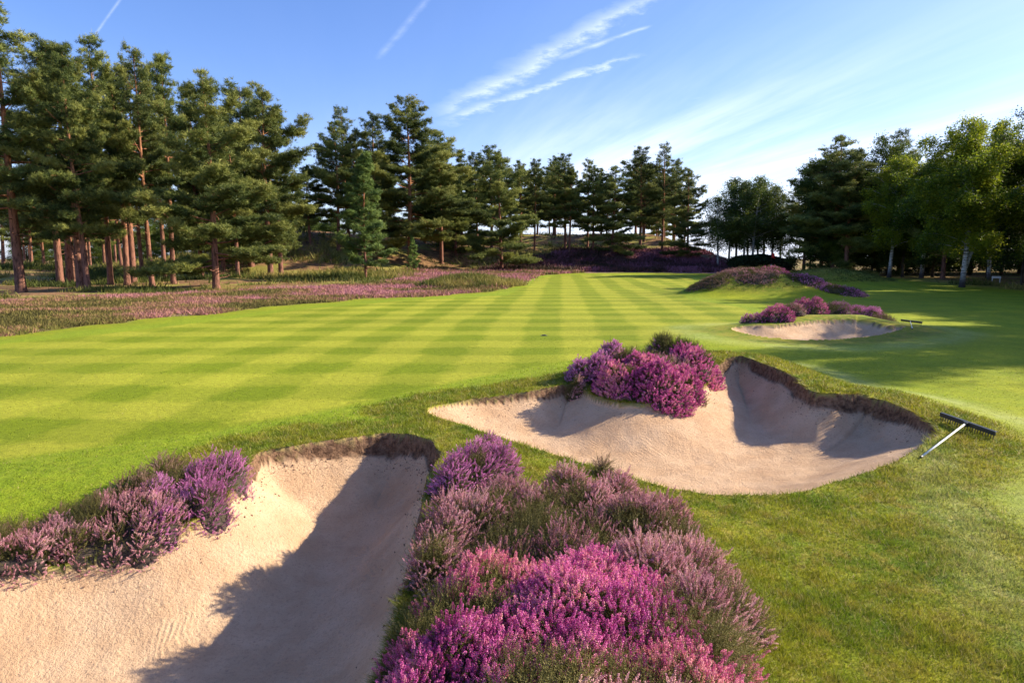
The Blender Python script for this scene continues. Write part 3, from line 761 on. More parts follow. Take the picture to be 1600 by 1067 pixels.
for px, py, top, pr, d, sx, lb in (
    (835, 389, 253, 'mid', 90, .8, 'narrow pine, leftmost of the row on the bank behind the green'),
    (883, 392, 245, 'mid', 88, 1.0, 'flat topped pine with dark trunk second from the left on the bank behind the green'),
    (889, 394, 262, 'thin', 87, 1.0, 'slim pine close right of the flat topped pine on the bank'),
    (918, 385, 250, 'top', 92, .9, 'pine with upswept top branches near the middle of the bank behind the green'),
    (927, 394, 262, 'mid', 87, .9, 'dark trunked pine in front of the one with upswept top on the bank'),
    (957, 400, 258, 'layer', 86, 1.15, 'dense dark conifer with branches down to the purple heather behind the green'),
    (1000, 394, 234, 'mid', 88, 1.05, 'tall pine with a clean dark trunk right of the dense dark conifer'),
    (1034, 396, 227, 'top', 88, .85, 'tallest pointed pine near the right end of the bank behind the green'),
    (1074, 403, 264, 'layer', 84, .95, 'pine at the right end of the bank, foliage sweeping low beside the open sky')):
    ptree('pine_tree', pr, px, py, top, lb, d=d, group=G3, sx=sx)
G4 = 'slender birches behind the mound hedge'
for i, (px, top) in enumerate(((1122, 305), (1139, 290), (1150, 276), (1161, 280), (1168, 285), (1176, 274), (1184, 290), (1193, 284), (1207, 288), (1219, 300))):
    ptree('birch_tree', 'slim', px, 404, top, ('leftmost', 'second', 'third', 'fourth', 'fifth', 'sixth', 'seventh', 'eighth', 'ninth', 'rightmost')[i] + (' slender birch' if i in (0, 9) else ' slender birch from the left') + ' in the airy clump behind the dark hedge', d=80 + (i * 7 % 5), group=G4, sx=1.45)
G5 = 'trees along the right edge of the course'
for px, py, top, pr, d, sx, lb, nm in (
    (1256, 415, 265, 'mid', 78, 1.1, 'dark pine at the left end of the right hand wood, next to the bright sky', 'pine_tree'),
    (1283, 420, 240, 'wide', 68, 1.1, 'dark pine left of the tallest pyramid shaped conifer on the right', 'pine_tree'),
    (1300, 422, 209, 'layer', 64, 1.15, 'tallest pyramid shaped dark conifer at the left of the right hand wood', 'pine_tree'),
    (1322, 423, 240, 'mid', 62, 1.35, 'dark pine right of the tallest pyramid shaped conifer', 'pine_tree'),
    (1362, 425, 222, 'oak', 64, .95, 'round topped dark broadleaf tree between the conifer and the pale trunked birch', 'oak_tree'),
    (1405, 424, 203, 'top', 66, .95, 'pine with open layered top poking above the broadleaf trees on the right', 'pine_tree'),
    (1389, 431, 246, 'pale', 58, 1.2, 'light green birch with a thin pale trunk in the middle of the right hand wood', 'birch_tree'),
    (1440, 428, 255, 'pale', 58, 1.4, 'yellow green birch left of the large forked birch', 'birch_tree'),
    (1457, 430, 262, 'oak', 60, 1.0, 'dark broadleaf tree with thin leaning stem behind the large forked birch', 'oak_tree'),
    (1503, 448, 186, 'birch', 42, 1.25, 'large forked birch with white bark and glowing yellow green leaves', 'birch_tree'),
    (1545, 432, 190, 'birch', 50, .9, 'tall birch whose light top rises right of the large forked birch', 'birch_tree'),
    (1598, 440, 182, 'oak', 44, 1.05, 'dense dark tree cut by the right edge above the white board', 'oak_tree')):
    ptree(nm, pr, px, py, top, lb, d=d, group=G5, sx=sx)

# trees further back, indistinguishable in the photograph
def backwood(n, xr, yr, protos, hr, name, label, group, seed, ok=lambda x, y: True, mind=2.3):
    r = np.random.default_rng(seed); got = []
    for _ in range(n * 60):
        x = r.uniform(*xr); y = r.uniform(*yr)
        if not ok(x, y) or any((x - a) ** 2 + (y - b) ** 2 < mind ** 2 for a, b in got): continue
        got.append((x, y))
        lb, gp = label, group
        if isinstance(label, list):
            lim, lb = next((q for q in label if pxof(x, y) < q[0]), label[-1]); gp = group + ', ' + lb.split(',')[-1].strip()
        tree(name, protos[r.integers(len(protos))], x, y, r.uniform(*hr), lb, group=gp)
        if len(got) >= n: break


pxof = lambda x, y: 800 + 1000 * x / y
backwood(22, (-88, -20), (62, 104), 'a b mid thin wide'.split(), (10, 13.5), 'pine_tree', [(60, 'shaded pine deep in the wood, behind the outermost pine at the left edge'), (150, 'shaded pine deep in the wood, behind the leaning pine'), (230, 'shaded pine deep in the wood, left of the sky gap'), (345, 'shaded pine deep in the wood, right of the sky gap'), (430, 'shaded pine deep in the wood, behind the broad bushy pine'), (999, 'shaded pine deep in the wood, at the right flank of the left stand')], 'pines deep in the left wood', 3,
         lambda x, y: pxof(x, y) < 445 and pxof(x, y) > -120 and not (195 < pxof(x, y) < 300))
backwood(12, (-26, 2), (80, 112), 'mid wide layer top'.split(), (10, 13), 'pine_tree', [(560, 'dark pine in the back rows, left of the young bright green conifer'), (620, 'dark pine in the back rows, behind the young bright green conifer'), (700, 'dark pine in the back rows, behind the tallest pine left of the green'), (999, 'dark pine in the back rows, behind the bushy pine at the heather bank')], 'pines crowding behind the tallest one', 4,
         lambda x, y: 510 < pxof(x, y) < 790)
backwood(20, (0, 30), (98, 125), 'mid wide a'.split(), (10, 13), 'pine_tree', [(880, 'distant pine on the hill crest, behind the narrow leftmost pine of the bank row'), (950, 'distant pine on the hill crest, behind the pine with upswept top'), (1020, 'distant pine on the hill crest, behind the dense dark conifer'), (1999, 'distant pine on the hill crest, at the right end of the bank')], 'pines on the hill crest', 5,
         lambda x, y: 790 < pxof(x, y) < 1075)
backwood(26, (28, 75), (62, 74), 'bushy bushy oak'.split(), (5, 8.5), 'woodland_bush', [(1350, 'low leafy tree between dark trunks, under the pyramid shaped conifer'), (1430, 'low leafy tree between dark trunks, behind the thin pale birch'), (1530, 'low leafy tree between dark trunks, behind the large forked birch'), (9999, 'low leafy tree between dark trunks, behind the white board')], 'low trees under the right wood', 16,
         lambda x, y: pxof(x, y) > 1275, 1.7)
backwood(60, (26, 92), (50, 100), 'oak mid wide oak bushy'.split(), (9.5, 12.5), 'woodland_tree', [(1350, 'dark tree in the depth of the right wood, behind the pyramid shaped conifer'), (1430, 'dark tree in the depth of the right wood, behind the thin pale birch'), (1530, 'dark tree in the depth of the right wood, behind the large forked birch'), (9999, 'dark tree in the depth of the right wood, beyond the white board')], 'trees in the depth of the right wood', 6,
         lambda x, y: pxof(x, y) > 1262 and y > 54 + max(0, (1400 - pxof(x, y)) * .1), 3)
backwood(46, (-150, -30), (118, 165), 'oak bushy bushy oak'.split(), (7, 12), 'woodland_tree', [(120, 'far tree beyond the sunny clearing, seen near the left edge'), (260, 'far tree beyond the sunny clearing, seen through the reddish trunks'), (9999, 'far tree beyond the sunny clearing, seen right of the reddish trunks')], 'far trees beyond the left clearing', 7,
         lambda x, y: pxof(x, y) < 600, 5)
# the edge of the wood just right of the view: it throws the long shadows across the turf
for x, y, pr, h in ((26.5, 17.2, 'oak', 12), (31.5, 17.4, 'oak', 12), (33, 22.5, 'oak', 11.5), (27.5, 27.6, 'oak', 9), (30.5, 32, 'oak', 11), (34, 36.5, 'oak', 12), (37, 22.5, 'oak', 13), (40, 26, 'oak', 13), (35, 29, 'oak', 12), (38, 33, 'oak', 13), (44, 49, 'oak', 10), (45, 39, 'oak', 13), (42, 29, 'oak', 13), (51, 51, 'oak', 13), (52, 44, 'oak', 14), (47, 34, 'oak', 14)):
    if x / y > .84: tree('oak_tree' if pr == 'oak' else 'birch_tree', pr, x, y, h, 'tree at the wood edge just beyond the right border, shading the turf', group='trees beyond the right border')


# ------------------------------------------------------------------ hedge
def hedge(x0, x1, y, h, label):
    r = np.random.default_rng(5); cr = Crown(); global rng; rng = r; n = 26000
    x = r.uniform(x0, x1, n); q = (x - x0) / (x1 - x0); top = h * (.55 + .45 * np.sin(np.pi * np.clip(q * 1.05, 0, 1)) ** .5) * (.85 + .3 * fbm(x * .8, x * 0, 3, 4))
    z = top * r.random(n) ** .5; yy = y + r.normal(size=n) * .8 * (1 - (z / h) ** 3 * .5); g = np.array(height_full(x.copy(), yy.copy())[0])
    cr.leaves(np.stack([x, yy, g + z], 1), .20, r.random(n)); o = link('hedge', cr.mesh('hedge'), M['hedge_leaf']); tag(o, label, 'hedge'); return o


hedge(26.5, 33.8, 78, 2.2, 'long low dark hedge under the slender birches behind the mound')


# ------------------------------------------------------------------ heather
def stem_templates(kind, lod):
    """(flower verts, tint), (leaf verts, tint) as triangle soups of a stem 1 unit... in metres, tip at origin, pointing +z"""
    r = np.random.default_rng({'ling': 1, 'bell': 2}[kind] + 10 * lod); out = []
    for v in range(5):
        F, Ft, Lf, Lt = [], [], [], []
        if lod == 2:
            nf, fs, sp, rad = (7, .020, .10, .014) if kind == 'ling' else (8, .024, .07, .022)
        elif lod == 1:
            nf, fs, sp, rad = (16, .0105, .10, .007) if kind == 'ling' else (18, .014, .07, .014)
        else:
            nf, fs, sp, rad = (30, .0082, .080, .0062) if kind == 'ling' else (26, .0098, .060, .0105)
        sp *= r.uniform(.75, 1.25)
        for i in range(nf):
            q = (i + r.random()) / nf; z = -sp * (1 - q); a = i * 2.4 + r.normal() * .3
            rr = rad * (1 - .75 * q ** 2) * r.uniform(.7, 1.15) * (1 if kind == 'ling' else (.65 + .5 * abs(math.sin(q * 7 + v))))
            c = np.array([math.cos(a) * rr, math.sin(a) * rr, z]); o = np.array([math.cos(a), math.sin(a), .5 if kind == 'ling' else -.1]); o /= np.linalg.norm(o)
            t1 = np.cross(o, [0, 0, 1.]); t1 /= np.linalg.norm(t1); t2 = np.cross(o, t1); s = fs * r.uniform(.75, 1.2)
            apex = c + o * s * .75; ring = [c + (t1 * math.cos(b) + t2 * math.sin(b)) * s * .5 for b in (0, 2.09, 4.19)]
            tn = np.clip(.5 + r.normal() * .22, 0, 1)
            for k in range(3): F += [ring[k], ring[(k + 1) % 3], apex]; Ft += [tn] * 3
        ln = .20
        nl = {0: 22, 1: 12, 2: 6}[lod]; ls = {0: .011, 1: .018, 2: .035}[lod]
        for i in range(nl):
            z = -ln + (ln - sp * .7) * (i + r.random()) / nl; a = i * 2.4; o = np.array([math.cos(a), math.sin(a), .7]); c = np.array([0, 0, z])
            t1 = np.cross(o, [0, 0, 1.]); t1 /= np.linalg.norm(t1); L = ls * r.uniform(.7, 1.4)
            Lf += [c + t1 * L * .16, c - t1 * L * .16, c + o * L]; Lt += [np.clip(.5 + r.normal() * .25, 0, 1)] * 3
        w_ = {0: .0016, 1: .0028, 2: .006}[lod]
        Lf += [np.array([w_, 0, -ln]), np.array([-w_, 0, -ln]), np.array([0, 0, 0.])] + [np.array([0, w_, -ln]), np.array([0, -w_, -ln]), np.array([0, 0, 0.])]; Lt += [.15] * 6
        out.append(((np.array(F), np.array(Ft)), (np.array(Lf), np.array(Lt))))
    return out


STEMS = {(k, l): stem_templates(k, l) for k in ('ling', 'bell') for l in (0, 1, 2)}


def place(tmpl, sel, pos, fr, scl, tadd):
    """stack copies of triangle soups: frames fr (n,3,3) with columns x,y,z"""
    V, T = [], []
    for k, (v, t) in enumerate(tmpl):
        i = np.where(sel == k)[0]
        if len(i) == 0: continue
        a = np.einsum('nij,vj->nvi', fr[i], v) * scl[i, None, None] + pos[i, None, :]
        V.append(a.reshape(-1, 3)); T.append(np.clip(t[None] + tadd[i, None], 0, 1).ravel())
    return np.concatenate(V), np.concatenate(T)


def soup(name, v, t, mat, parent, origin):
    me = mesh_np(name, v - np.array(origin), np.arange(len(v)).reshape(-1, 3), {'tint': ('FLOAT', t)}); return link(name, me, mat, parent)


def heather(label, blobs, height, flower, kind='ling', dens=800, lod=0, bare=.12, seed=0, group=None, cat='heather', tint=0.0, spread=.95, name='heather_bush'):
    """blobs: (x, y, r) discs of the footprint. One bush: flowers, foliage, woody base"""
    r = np.random.default_rng(seed + 1000); B = np.array(blobs, float)
    x0, x1 = (B[:, 0] - B[:, 2]).min(), (B[:, 0] + B[:, 2]).max(); y0, y1 = (B[:, 1] - B[:, 2]).min(), (B[:, 1] + B[:, 2]).max()
    def dome(x, y):
        h = np.zeros(x.shape)
        for bx, by, br in B:
            q = np.sqrt((x - bx) ** 2 + (y - by) ** 2) / br; h = np.maximum(h, (1 - np.clip(q, 0, 1) ** 2.5) * (.7 + .3 * br / B[:, 2].max()))
        return h
    def topz(x, y):
        lump = .62 + .75 * fbm(x * 4.2 + seed, y * 4.2, 3, seed)
        return dome(x, y) * height * lump
    n = int((x1 - x0) * (y1 - y0) * dens * 2.6 * ((1.7 if kind == 'ling' else 2.1) if lod == 0 else 1.3)); x = r.uniform(x0, x1, n); y = r.uniform(y0, y1, n)
    e = .03; hz = topz(x, y); gx = (topz(x + e, y) - hz) / e; gy = (topz(x, y + e) - hz) / e
    ok = (dome(x, y) > .05) & (r.random(n) * 2.6 < np.sqrt(1 + gx ** 2 + gy ** 2)); x, y, hz, gx, gy = x[ok], y[ok], hz[ok], gx[ok], gy[ok]; n = len(x)
    g = height_full(x.copy(), y.copy())[0]
    nrm = unit(np.stack([-gx, -gy, np.ones(n)], 1)); up = np.array([0, 0, 1.])
    d = unit(nrm * spread + up * (1 - spread) + up * .28 + r.normal(size=(n, 3)) * .30)
    q = unit(np.cross(d, r.normal(size=(n, 3)))); fr = np.stack([q, np.cross(d, q), d], 2)
    pos = np.stack([x, y, g + hz], 1) + d * (r.normal(size=n) * .030)[:, None]
    scl = r.uniform(.75, 1.25, n) * ((.70 if kind == 'ling' else .60) if lod == 0 else .82)
    patch = fbm(x * 4 + 7, y * 4 + seed, 3, seed + 5); tadd = (patch - .5) * 1.3 + r.normal(size=n) * .22 + tint
    sel = r.integers(0, 5, n); T = STEMS[(kind, lod)]
    nof = (r.random(n) < bare) | (fbm(x * 2.5 - seed, y * 2.5 + 3, 3, seed + 9) < .30 + bare * .55)
    c = (float(B[:, 0].mean()), float(B[:, 1].mean())); org = (c[0], c[1], H(*c))
    root = empty(name, org); tag(root, label, cat, group)
    k = ~nof; v, t = place([a[0] for a in T], sel[k], pos[k], fr[k], scl[k], tadd[k]); soup('flowers', v, t, M[flower], root, org)
    v, t = place([a[1] for a in T], sel, pos, fr, scl, tadd * .4 + .05 * nof)
    # flowerless shoots have leaves right to the tip, lower shoots fill the inside
    i = np.where(nof)[0]; p2 = pos.copy(); v2, t2 = place([a[1] for a in T], sel[i], pos[i] + d[i] * .07, fr[i], scl[i], tadd[i] * .4 + .1)
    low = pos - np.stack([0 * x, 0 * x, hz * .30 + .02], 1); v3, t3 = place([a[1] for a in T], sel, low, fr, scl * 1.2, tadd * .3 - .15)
    soup('foliage', np.concatenate([v, v2, v3]), np.concatenate([t, t2, t3]), M['sprig'], root, org)
    m = 30 if lod < 2 else 14; gx_, gy_ = np.meshgrid(np.linspace(x0, x1, m), np.linspace(y0, y1, m)); gx_, gy_ = gx_.ravel(), gy_.ravel()
    hh = np.clip(topz(gx_, gy_) * .66 - .07, -.03, 9); gg = height_full(gx_.copy(), gy_.copy())[0]
    co = np.stack([gx_, gy_, gg + np.where(dome(gx_, gy_) > .32, hh, -.03) - .01], 1) - np.array(org); idx = np.arange(m * m).reshape(m, m)
    f = np.stack([idx[:-1, :-1], idx[:-1, 1:], idx[1:, 1:], idx[1:, :-1]], -1).reshape(-1, 4); keep = dome(gx_, gy_)[f].min(1) > .3
    f = f[keep]; u, inv = np.unique(f, return_inverse=True); link('woody_base', mesh_np('woody_base', co[u], inv.reshape(f.shape), None, True), M['wood'], root)
    return root


def D(px, py, r, z=.12):
    x, y = P(px, py, z); return (x, y, r)


GF = 'heather clumps on the ridge between the two near bunkers'
heather('round heather clump with magenta tips standing alone between the two near bunkers', [D(742, 760, .33, .1), D(712, 772, .24, .1), D(782, 748, .22, .1), D(765, 735, .2, .1)], .34, 'mauve', 'ling', 1100, 0, .12, 1, GF, tint=.1)
heather('pinkish brown heather clump at the bunker lip, just below the round magenta tipped clump', [D(695, 860, .30, .15), D(745, 830, .36, .15), D(680, 905, .24, .15), D(790, 800, .28, .1), D(700, 820, .24, .12)], .27, 'ling', 'ling', 1100, 0, .24, 2, GF)
heather('olive heather clump with sparse faded flowers in the middle of the ridge', [D(830, 860, .40, .15), D(890, 900, .36, .15), D(850, 820, .34, .12), D(790, 900, .3, .17), D(930, 870, .3, .13)], .22, 'ling', 'ling', 1100, 0, .42, 3, GF, tint=-.2)
heather('upright pale mauve heather clump at the far right end of the ridge beside the sand', [D(920, 815, .32, .12), D(1000, 850, .38, .12), D(960, 790, .26, .10), D(890, 785, .25, .1), D(1040, 830, .25, .1)], .30, 'ling', 'ling', 1150, 0, .18, 4, GF, tint=.1)
heather('pale lilac heather clump spilling down the right side of the ridge onto the grass', [D(1085, 910, .32, .12), D(1130, 980, .28, .12), D(1050, 870, .28, .12), D(1020, 930, .34, .14), D(1090, 1010, .3, .14)], .28, 'ling', 'ling', 1150, 0, .18, 5, GF, tint=.15)
heather('rose pink bell heather patch on the left shoulder of the ridge above the sand', [D(690, 985, .26, .2), D(760, 950, .34, .2), D(740, 1010, .3, .2), D(810, 960, .26, .2), D(660, 1040, .2, .2)], .24, 'rose', 'bell', 1200, 0, .14, 6, GF)
heather('large vivid magenta bell heather bush filling the bottom centre of the ridge', [D(890, 1010, .42, .2), D(980, 1040, .42, .2), D(820, 1060, .38, .2), D(930, 960, .32, .2), D(900, 1110, .4, .22), D(1000, 980, .28, .18)], .26, 'bell', 'bell', 1300, 0, .0, 7, GF, tint=.0)
heather('salmon pink bell heather on the lower right of the ridge next to the grass', [D(1070, 1065, .32, .18), D(1085, 1150, .34, .2), D(1035, 1030, .30, .2), D(1110, 1060, .24, .16)], .25, 'rose', 'bell', 1200, 0, .14, 8, GF, tint=.1)
heather('deep magenta bell heather overhanging the left bunker at the lower edge of the view', [D(660, 1140, .30, .2), D(710, 1080, .30, .2), D(720, 1230, .34, .2), D(770, 1130, .3, .2)], .26, 'bell', 'bell', 1300, 0, .0, 9, GF, tint=-.05)
heather('beige pink heather clump in front of the large magenta bush at the bottom edge', [D(830, 1190, .32, .22), D(880, 1250, .34, .22), D(1000, 1210, .34, .22), D(930, 1180, .3, .22)], .30, 'ling', 'ling', 1150, 0, .25, 10, GF, tint=.2)
heather('small dark heather sprig by the sand edge behind the ridge', [D(942, 752, .13, .0)], .17, 'brown', 'ling', 1000, 0, .4, 11, GF)
GL = 'heather along the left bank of the near left bunker'
heather('bright mauve heather bush at the right end of the left bank, touching the dirt lip', [D(345, 765, .30, -.08), D(300, 775, .32, -.05), D(255, 785, .30, -.05), D(325, 805, .24, -.15), D(290, 818, .22, -.2), D(255, 838, .2, -.2), D(362, 745, .2, 0)], .28, 'mauve', 'ling', 1000, 0, .10, 12, GL, tint=-.05)
heather('rusty brown and pink heather bush in the middle of the left bank', [D(205, 812, .32, -.1), D(150, 818, .32, -.1), D(180, 850, .24, -.2), D(225, 848, .2, -.2), D(130, 858, .22, -.2), D(250, 825, .24, -.15)], .29, 'ling', 'ling', 1000, 0, .14, 13, GL, tint=-.1)
heather('dusky mauve heather bush at the left border above the sand', [D(90, 835, .32, -.1), D(40, 850, .32, -.12), D(-20, 850, .34, -.1), D(-90, 850, .36, -.05), D(60, 872, .2, -.2), D(10, 880, .22, -.2)], .29, 'ling', 'ling', 1000, 0, .12, 14, GL, tint=-.05)
heather('low faded heather between the mauve bush and the turf on the left bank', [D(210, 765, .26, 0), D(150, 785, .26, 0), D(90, 800, .26, 0), D(265, 748, .24, 0), D(20, 815, .25, 0), D(235, 790, .26, -.05), D(110, 825, .28, -.1)], .25, 'brown', 'ling', 950, 0, .12, 15, GL)
GI = 'heather clumps on the tongue of turf above the big bunker'
heather('large vivid magenta heather dome hanging over the sand of the big bunker', [D(1032, 617, .54, .08), D(976, 610, .50, .1), D(1070, 610, .34, .1), D(1005, 598, .5, .15)], .48, 'bell', 'bell', 900, 1, .06, 16, GI)
heather('magenta heather clump left of the large vivid dome above the big bunker', [D(935, 598, .36, .1), D(908, 598, .28, .1), D(955, 588, .34, .1)], .40, 'mauve', 'bell', 800, 1, .16, 17, GI)
heather('small pale lilac heather sprig at the left end of the clumps above the big bunker', [D(899, 612, .17, .05)], .26, 'ling', 'ling', 900, 1, .2, 18, GI, tint=.3)
heather('greyish mauve heather clump on top behind the large vivid dome', [D(1030, 582, .50, .25), D(985, 580, .45, .25), D(1060, 578, .4, .25)], .42, 'ling', 'ling', 800, 1, .22, 19, GI)
heather('crimson pink heather clump at the right end beside the deep sand corner', [D(1088, 580, .42, .2), D(1105, 584, .30, .15), D(1075, 572, .4, .2)], .44, 'bell', 'bell', 850, 1, .08, 20, GI, tint=-.05)
heather('dark brownish heather clump furthest back above the big bunker', [D(1068, 560, .42, .28), D(1035, 557, .38, .28), D(1095, 566, .3, .28)], .38, 'mauve', 'ling', 800, 1, .3, 21, GI, tint=-.2)
GS = 'heather bushes on the bank of the small bunker'
for i, (px, py, rr, h, fl, kd, lb) in enumerate((
    (1180, 501, .34, .28, 'mauve', 'bell', 'small low mauve heather bush at the left end of the small bunker'),
    (1212, 504, .46, .46, 'bell', 'bell', 'round pink heather bush hanging over the left of the small bunker'),
    (1234, 499, .36, .42, 'ling', 'ling', 'faded pink heather bush squeezed behind the round pink one at the small bunker'),
    (1262, 494, .62, .62, 'bell', 'bell', 'tallest bright pink heather bush on the bank of the small bunker'),
    (1302, 494, .56, .50, 'mauve', 'ling', 'dusky purple heather bush right of the tallest pink bush at the small bunker'),
    (1350, 494, .72, .44, 'mauve', 'bell', 'dark purple heather bush at the right end of the small bunker bank'))):
    heather(lb, [D(px, py, rr, .15), D(px - 12, py - 2, rr * .75, .2), D(px + 13, py - 1, rr * .7, .2)], h, fl, kd, 420, 1, .12, 30 + i, GS, tint=-.1)
heather('dark trailing heather at the right tip of the small bunker bank', [D(1383, 500, .40, .15)], .18, 'brown', 'ling', 420, 1, .4, 37, GS)
GMD = 'heather patches on the mound beside the green'
for i, (x, y, rr, h, fl, lb) in enumerate((
    (11.7, 33.3, 1.35, .26, 'ling', 'brownish pink heather cap on top of the mound beside the green'),
    (13.6, 33.4, 1.15, .32, 'bell', 'bright pink heather patch on the right crown of the mound'),
    (9.9, 32.4, 1.1, .22, 'brown', 'faded heather patch on the left flank of the mound'),
    (12.2, 31.9, 1.0, .20, 'ling', 'small pale pink heather patch low on the front of the mound'),
    (14.9, 31.9, 1.15, .34, 'mauve', 'purple heather patch running down the right side of the mound'),
    (16.0, 31.0, 1.1, .32, 'mauve', 'lowest purple heather patch at the right foot of the mound'))):
    heather(lb, [(x, y, rr), (x + .6, y + .3, rr * .7), (x - .6, y - .1, rr * .6)], h, fl, 'bell' if fl != 'ling' else 'ling', 190, 2, .2, 40 + i, GMD, tint=-.05)


# ------------------------------------------------------------------ soft ground cover: heath, undergrowth, grass blades
def scatter_tris(x, y, n, size, width, tint, seed, lift=0.0, up=.6, jit=.6):
    r = np.random.default_rng(seed); k = len(x); g = height_full(x.copy(), y.copy())[0]
    c = np.stack([x, y, g + lift], 1)[:, None, :] + r.normal(size=(k, n, 3)) * np.array([1, 1, 0]) * (size * jit)[:, None, None]
    d = r.normal(size=(k, n, 3)); d[..., 2] = np.abs(d[..., 2]) + up; d = unit(d); q = unit(np.cross(d, r.normal(size=d.shape)))
    L = (size[:, None] * r.uniform(.6, 1.3, (k, n)))[..., None]; W = L * width
    v = np.stack([c - q * W / 2, c + q * W / 2, c + d * L], 2).reshape(-1, 3)
    t = np.clip(tint[:, None] + r.normal(size=(k, n)) * .13, 0, 1); return v, np.repeat(t.ravel(), 3)


M['heath'] = leafy('heath_colours', [(0, (.080, .070, .020)), (.25, (.20, .18, .04)), (.45, (.25, .155, .07)), (.7, (.34, .165, .12)), (1, (.46, .20, .23))], .2, .8, 0)
M['purple'] = leafy('purple_heath_colours', [(0, (.035, .030, .014)), (.35, (.085, .050, .038)), (.7, (.17, .065, .080)), (1, (.36, .15, .21))], .2, .8, 0)
M['bracken'] = leafy('bracken_colours', [(0, (.040, .055, .012)), (.45, (.105, .130, .022)), (1, (.33, .27, .075))], .35, .7, 0)


def cover(name, label, cat, n, xr, yr, mask, size, width, nt, mat, tintf, seed, lift=0.0, up=.6, density_near=True):
    r = np.random.default_rng(seed); x = r.uniform(*xr, n); 
    y = 1 / r.uniform(1 / yr[1], 1 / yr[0], n) if density_near else r.uniform(*yr, n)
    _, sand, dirt, near, lipo = height_full(x.copy(), y.copy()); z = zones(x, y, near, lipo, sand, dirt)
    k = mask(x, y, z, r.random(n)); x, y = x[k], y[k]
    sz = size * r.uniform(.6, 1.4, len(x)) * (.6 + .9 * fbm(x * .7, y * .7, 3, seed + 3)) * np.clip(y / 30, .8, 2.2)
    v, t = scatter_tris(x, y, nt, sz, width, np.clip(tintf(x, y, r), 0, 1), seed + 1, lift, up)
    me = mesh_np(name, v, np.arange(len(v)).reshape(-1, 3), {'tint': ('FLOAT', t)}); o = link(name, me, M[mat]); tag(o, label, cat, kind='stuff'); return o


inview = lambda x, y: np.abs(x) < y * .86 + 3
cover('heath', 'low carpet of pink and brown heather between the mown turf and the left pines', 'heather', 230000, (-48, 8), (14, 78),
      lambda x, y, z, u: inview(x, y) & (z['heath'] > .35) & (u < z['heath']) & (fbm(x * .5, y * .5, 3, 70) > .22), .13, .28, 9, 'heath',
      lambda x, y, r: .57 + 2.5 * (fbm(x * .22, y * .40, 4, 71) - .50) - .3 * (fbm(x * .8, y * .8, 2, 77) > .62) + r.normal(size=len(x)) * .07 + .25 * sm(y, 40, 60), 300)
cover('heath', 'dark purple heather covering the bank behind the green', 'heather', 60000, (-14, 33), (76, 96),
      lambda x, y, z, u: inview(x, y) & (z['heath'] + .25 * (y < 90) > .3) & (x > -6 + 6 * vnoise(y, y)), .20, .35, 9, 'purple',
      lambda x, y, r: .5 + 2.0 * (fbm(x * .3, y * .3, 4, 72) - .5), 310, density_near=False)
cover('undergrowth', 'green and straw coloured grass and bracken under the pines', 'undergrowth', 90000, (-75, 34), (24, 118),
      lambda x, y, z, u: inview(x, y) & (z['wood'] > .3) & (fbm(x * .14, y * .22, 3, 73) + .25 * u > .72) & (x < 34), .24, .14, 8, 'bracken',
      lambda x, y, r: .5 + 1.8 * (fbm(x * .2, y * .2, 3, 74) - .5), 320, up=1.0)
cover('dry_grass', 'dry yellow and brown grass on the flanks of the mound beside the green', 'grass', 26000, (5, 27), (28, 47),
      lambda x, y, z, u: (z['rough'] > .55) & (base_height(x, y) > .22), .07, .14, 7, 'bracken', lambda x, y, r: .45 + 1.8 * (fbm(x * .6, y * .6, 3, 76) - .5), 340, up=.8, density_near=False)
cover('edge_grass', 'ragged straw coloured grass along the edge between the mown turf and the heath', 'grass', 60000, (-45, 3), (14, 62),
      lambda x, y, z, u: inview(x, y) & (z['heath'] > .2) & (z['heath'] < .98) & (fbm(x * .9, y * .9, 2, 79) > .42), .13, .12, 8, 'bracken', lambda x, y, r: .75 + 1.0 * (fbm(x * .6, y * .6, 3, 78) - .5), 350, up=1.0)
cover('long_grass', 'straw and green long grass on the little bank at the left of the fairway', 'grass', 7000, (-7, 2), (35, 45),
      lambda x, y, z, u: ((x + 2.6) / 3.2) ** 2 + ((y - 41.2) / 2.2) ** 2 < 1, .24, .14, 8, 'bracken', lambda x, y, r: .55 + 1.6 * (fbm(x * .6, y * .6, 3, 75) - .5), 330, up=1.0, density_near=False)


def blade_mat():
    m, t, out = new_mat('grass_blades'); b = t.node('ShaderNodeBsdfPrincipled'); g = t.node('ShaderNodeGroup'); g.node_tree = TURF
    for k in ('stripe', 'rough', 'pale', 'lush'): t.l.new(attr(t, k).outputs['Fac'], g.inputs[k])
    v = attr(t, 'tint').outputs['Fac']; k = t.ramp(v, 0, 1, .55, 1.75, False)
    c = t.mix(1.0, g.outputs[0], t.xyz(k, k, t.m('MULTIPLY', k, .9)), 'MULTIPLY'); c = t.mix(t.ramp(v, .90, .94), c, (.42, .34, .14))
    t.l.new(c, b.inputs['Base Color']); b.inputs['Roughness'].default_value = .55; b.inputs['Specular IOR Level'].default_value = .3
    tr = t.node('ShaderNodeBsdfTranslucent'); t.l.new(c, tr.inputs[0]); mx = t.node('ShaderNodeMixShader'); mx.inputs[0].default_value = .4
    t.l.new(b.outputs[0], mx.inputs[1]); t.l.new(tr.outputs[0], mx.inputs[2]); t.l.new(mx.outputs[0], out.inputs[0]); return m


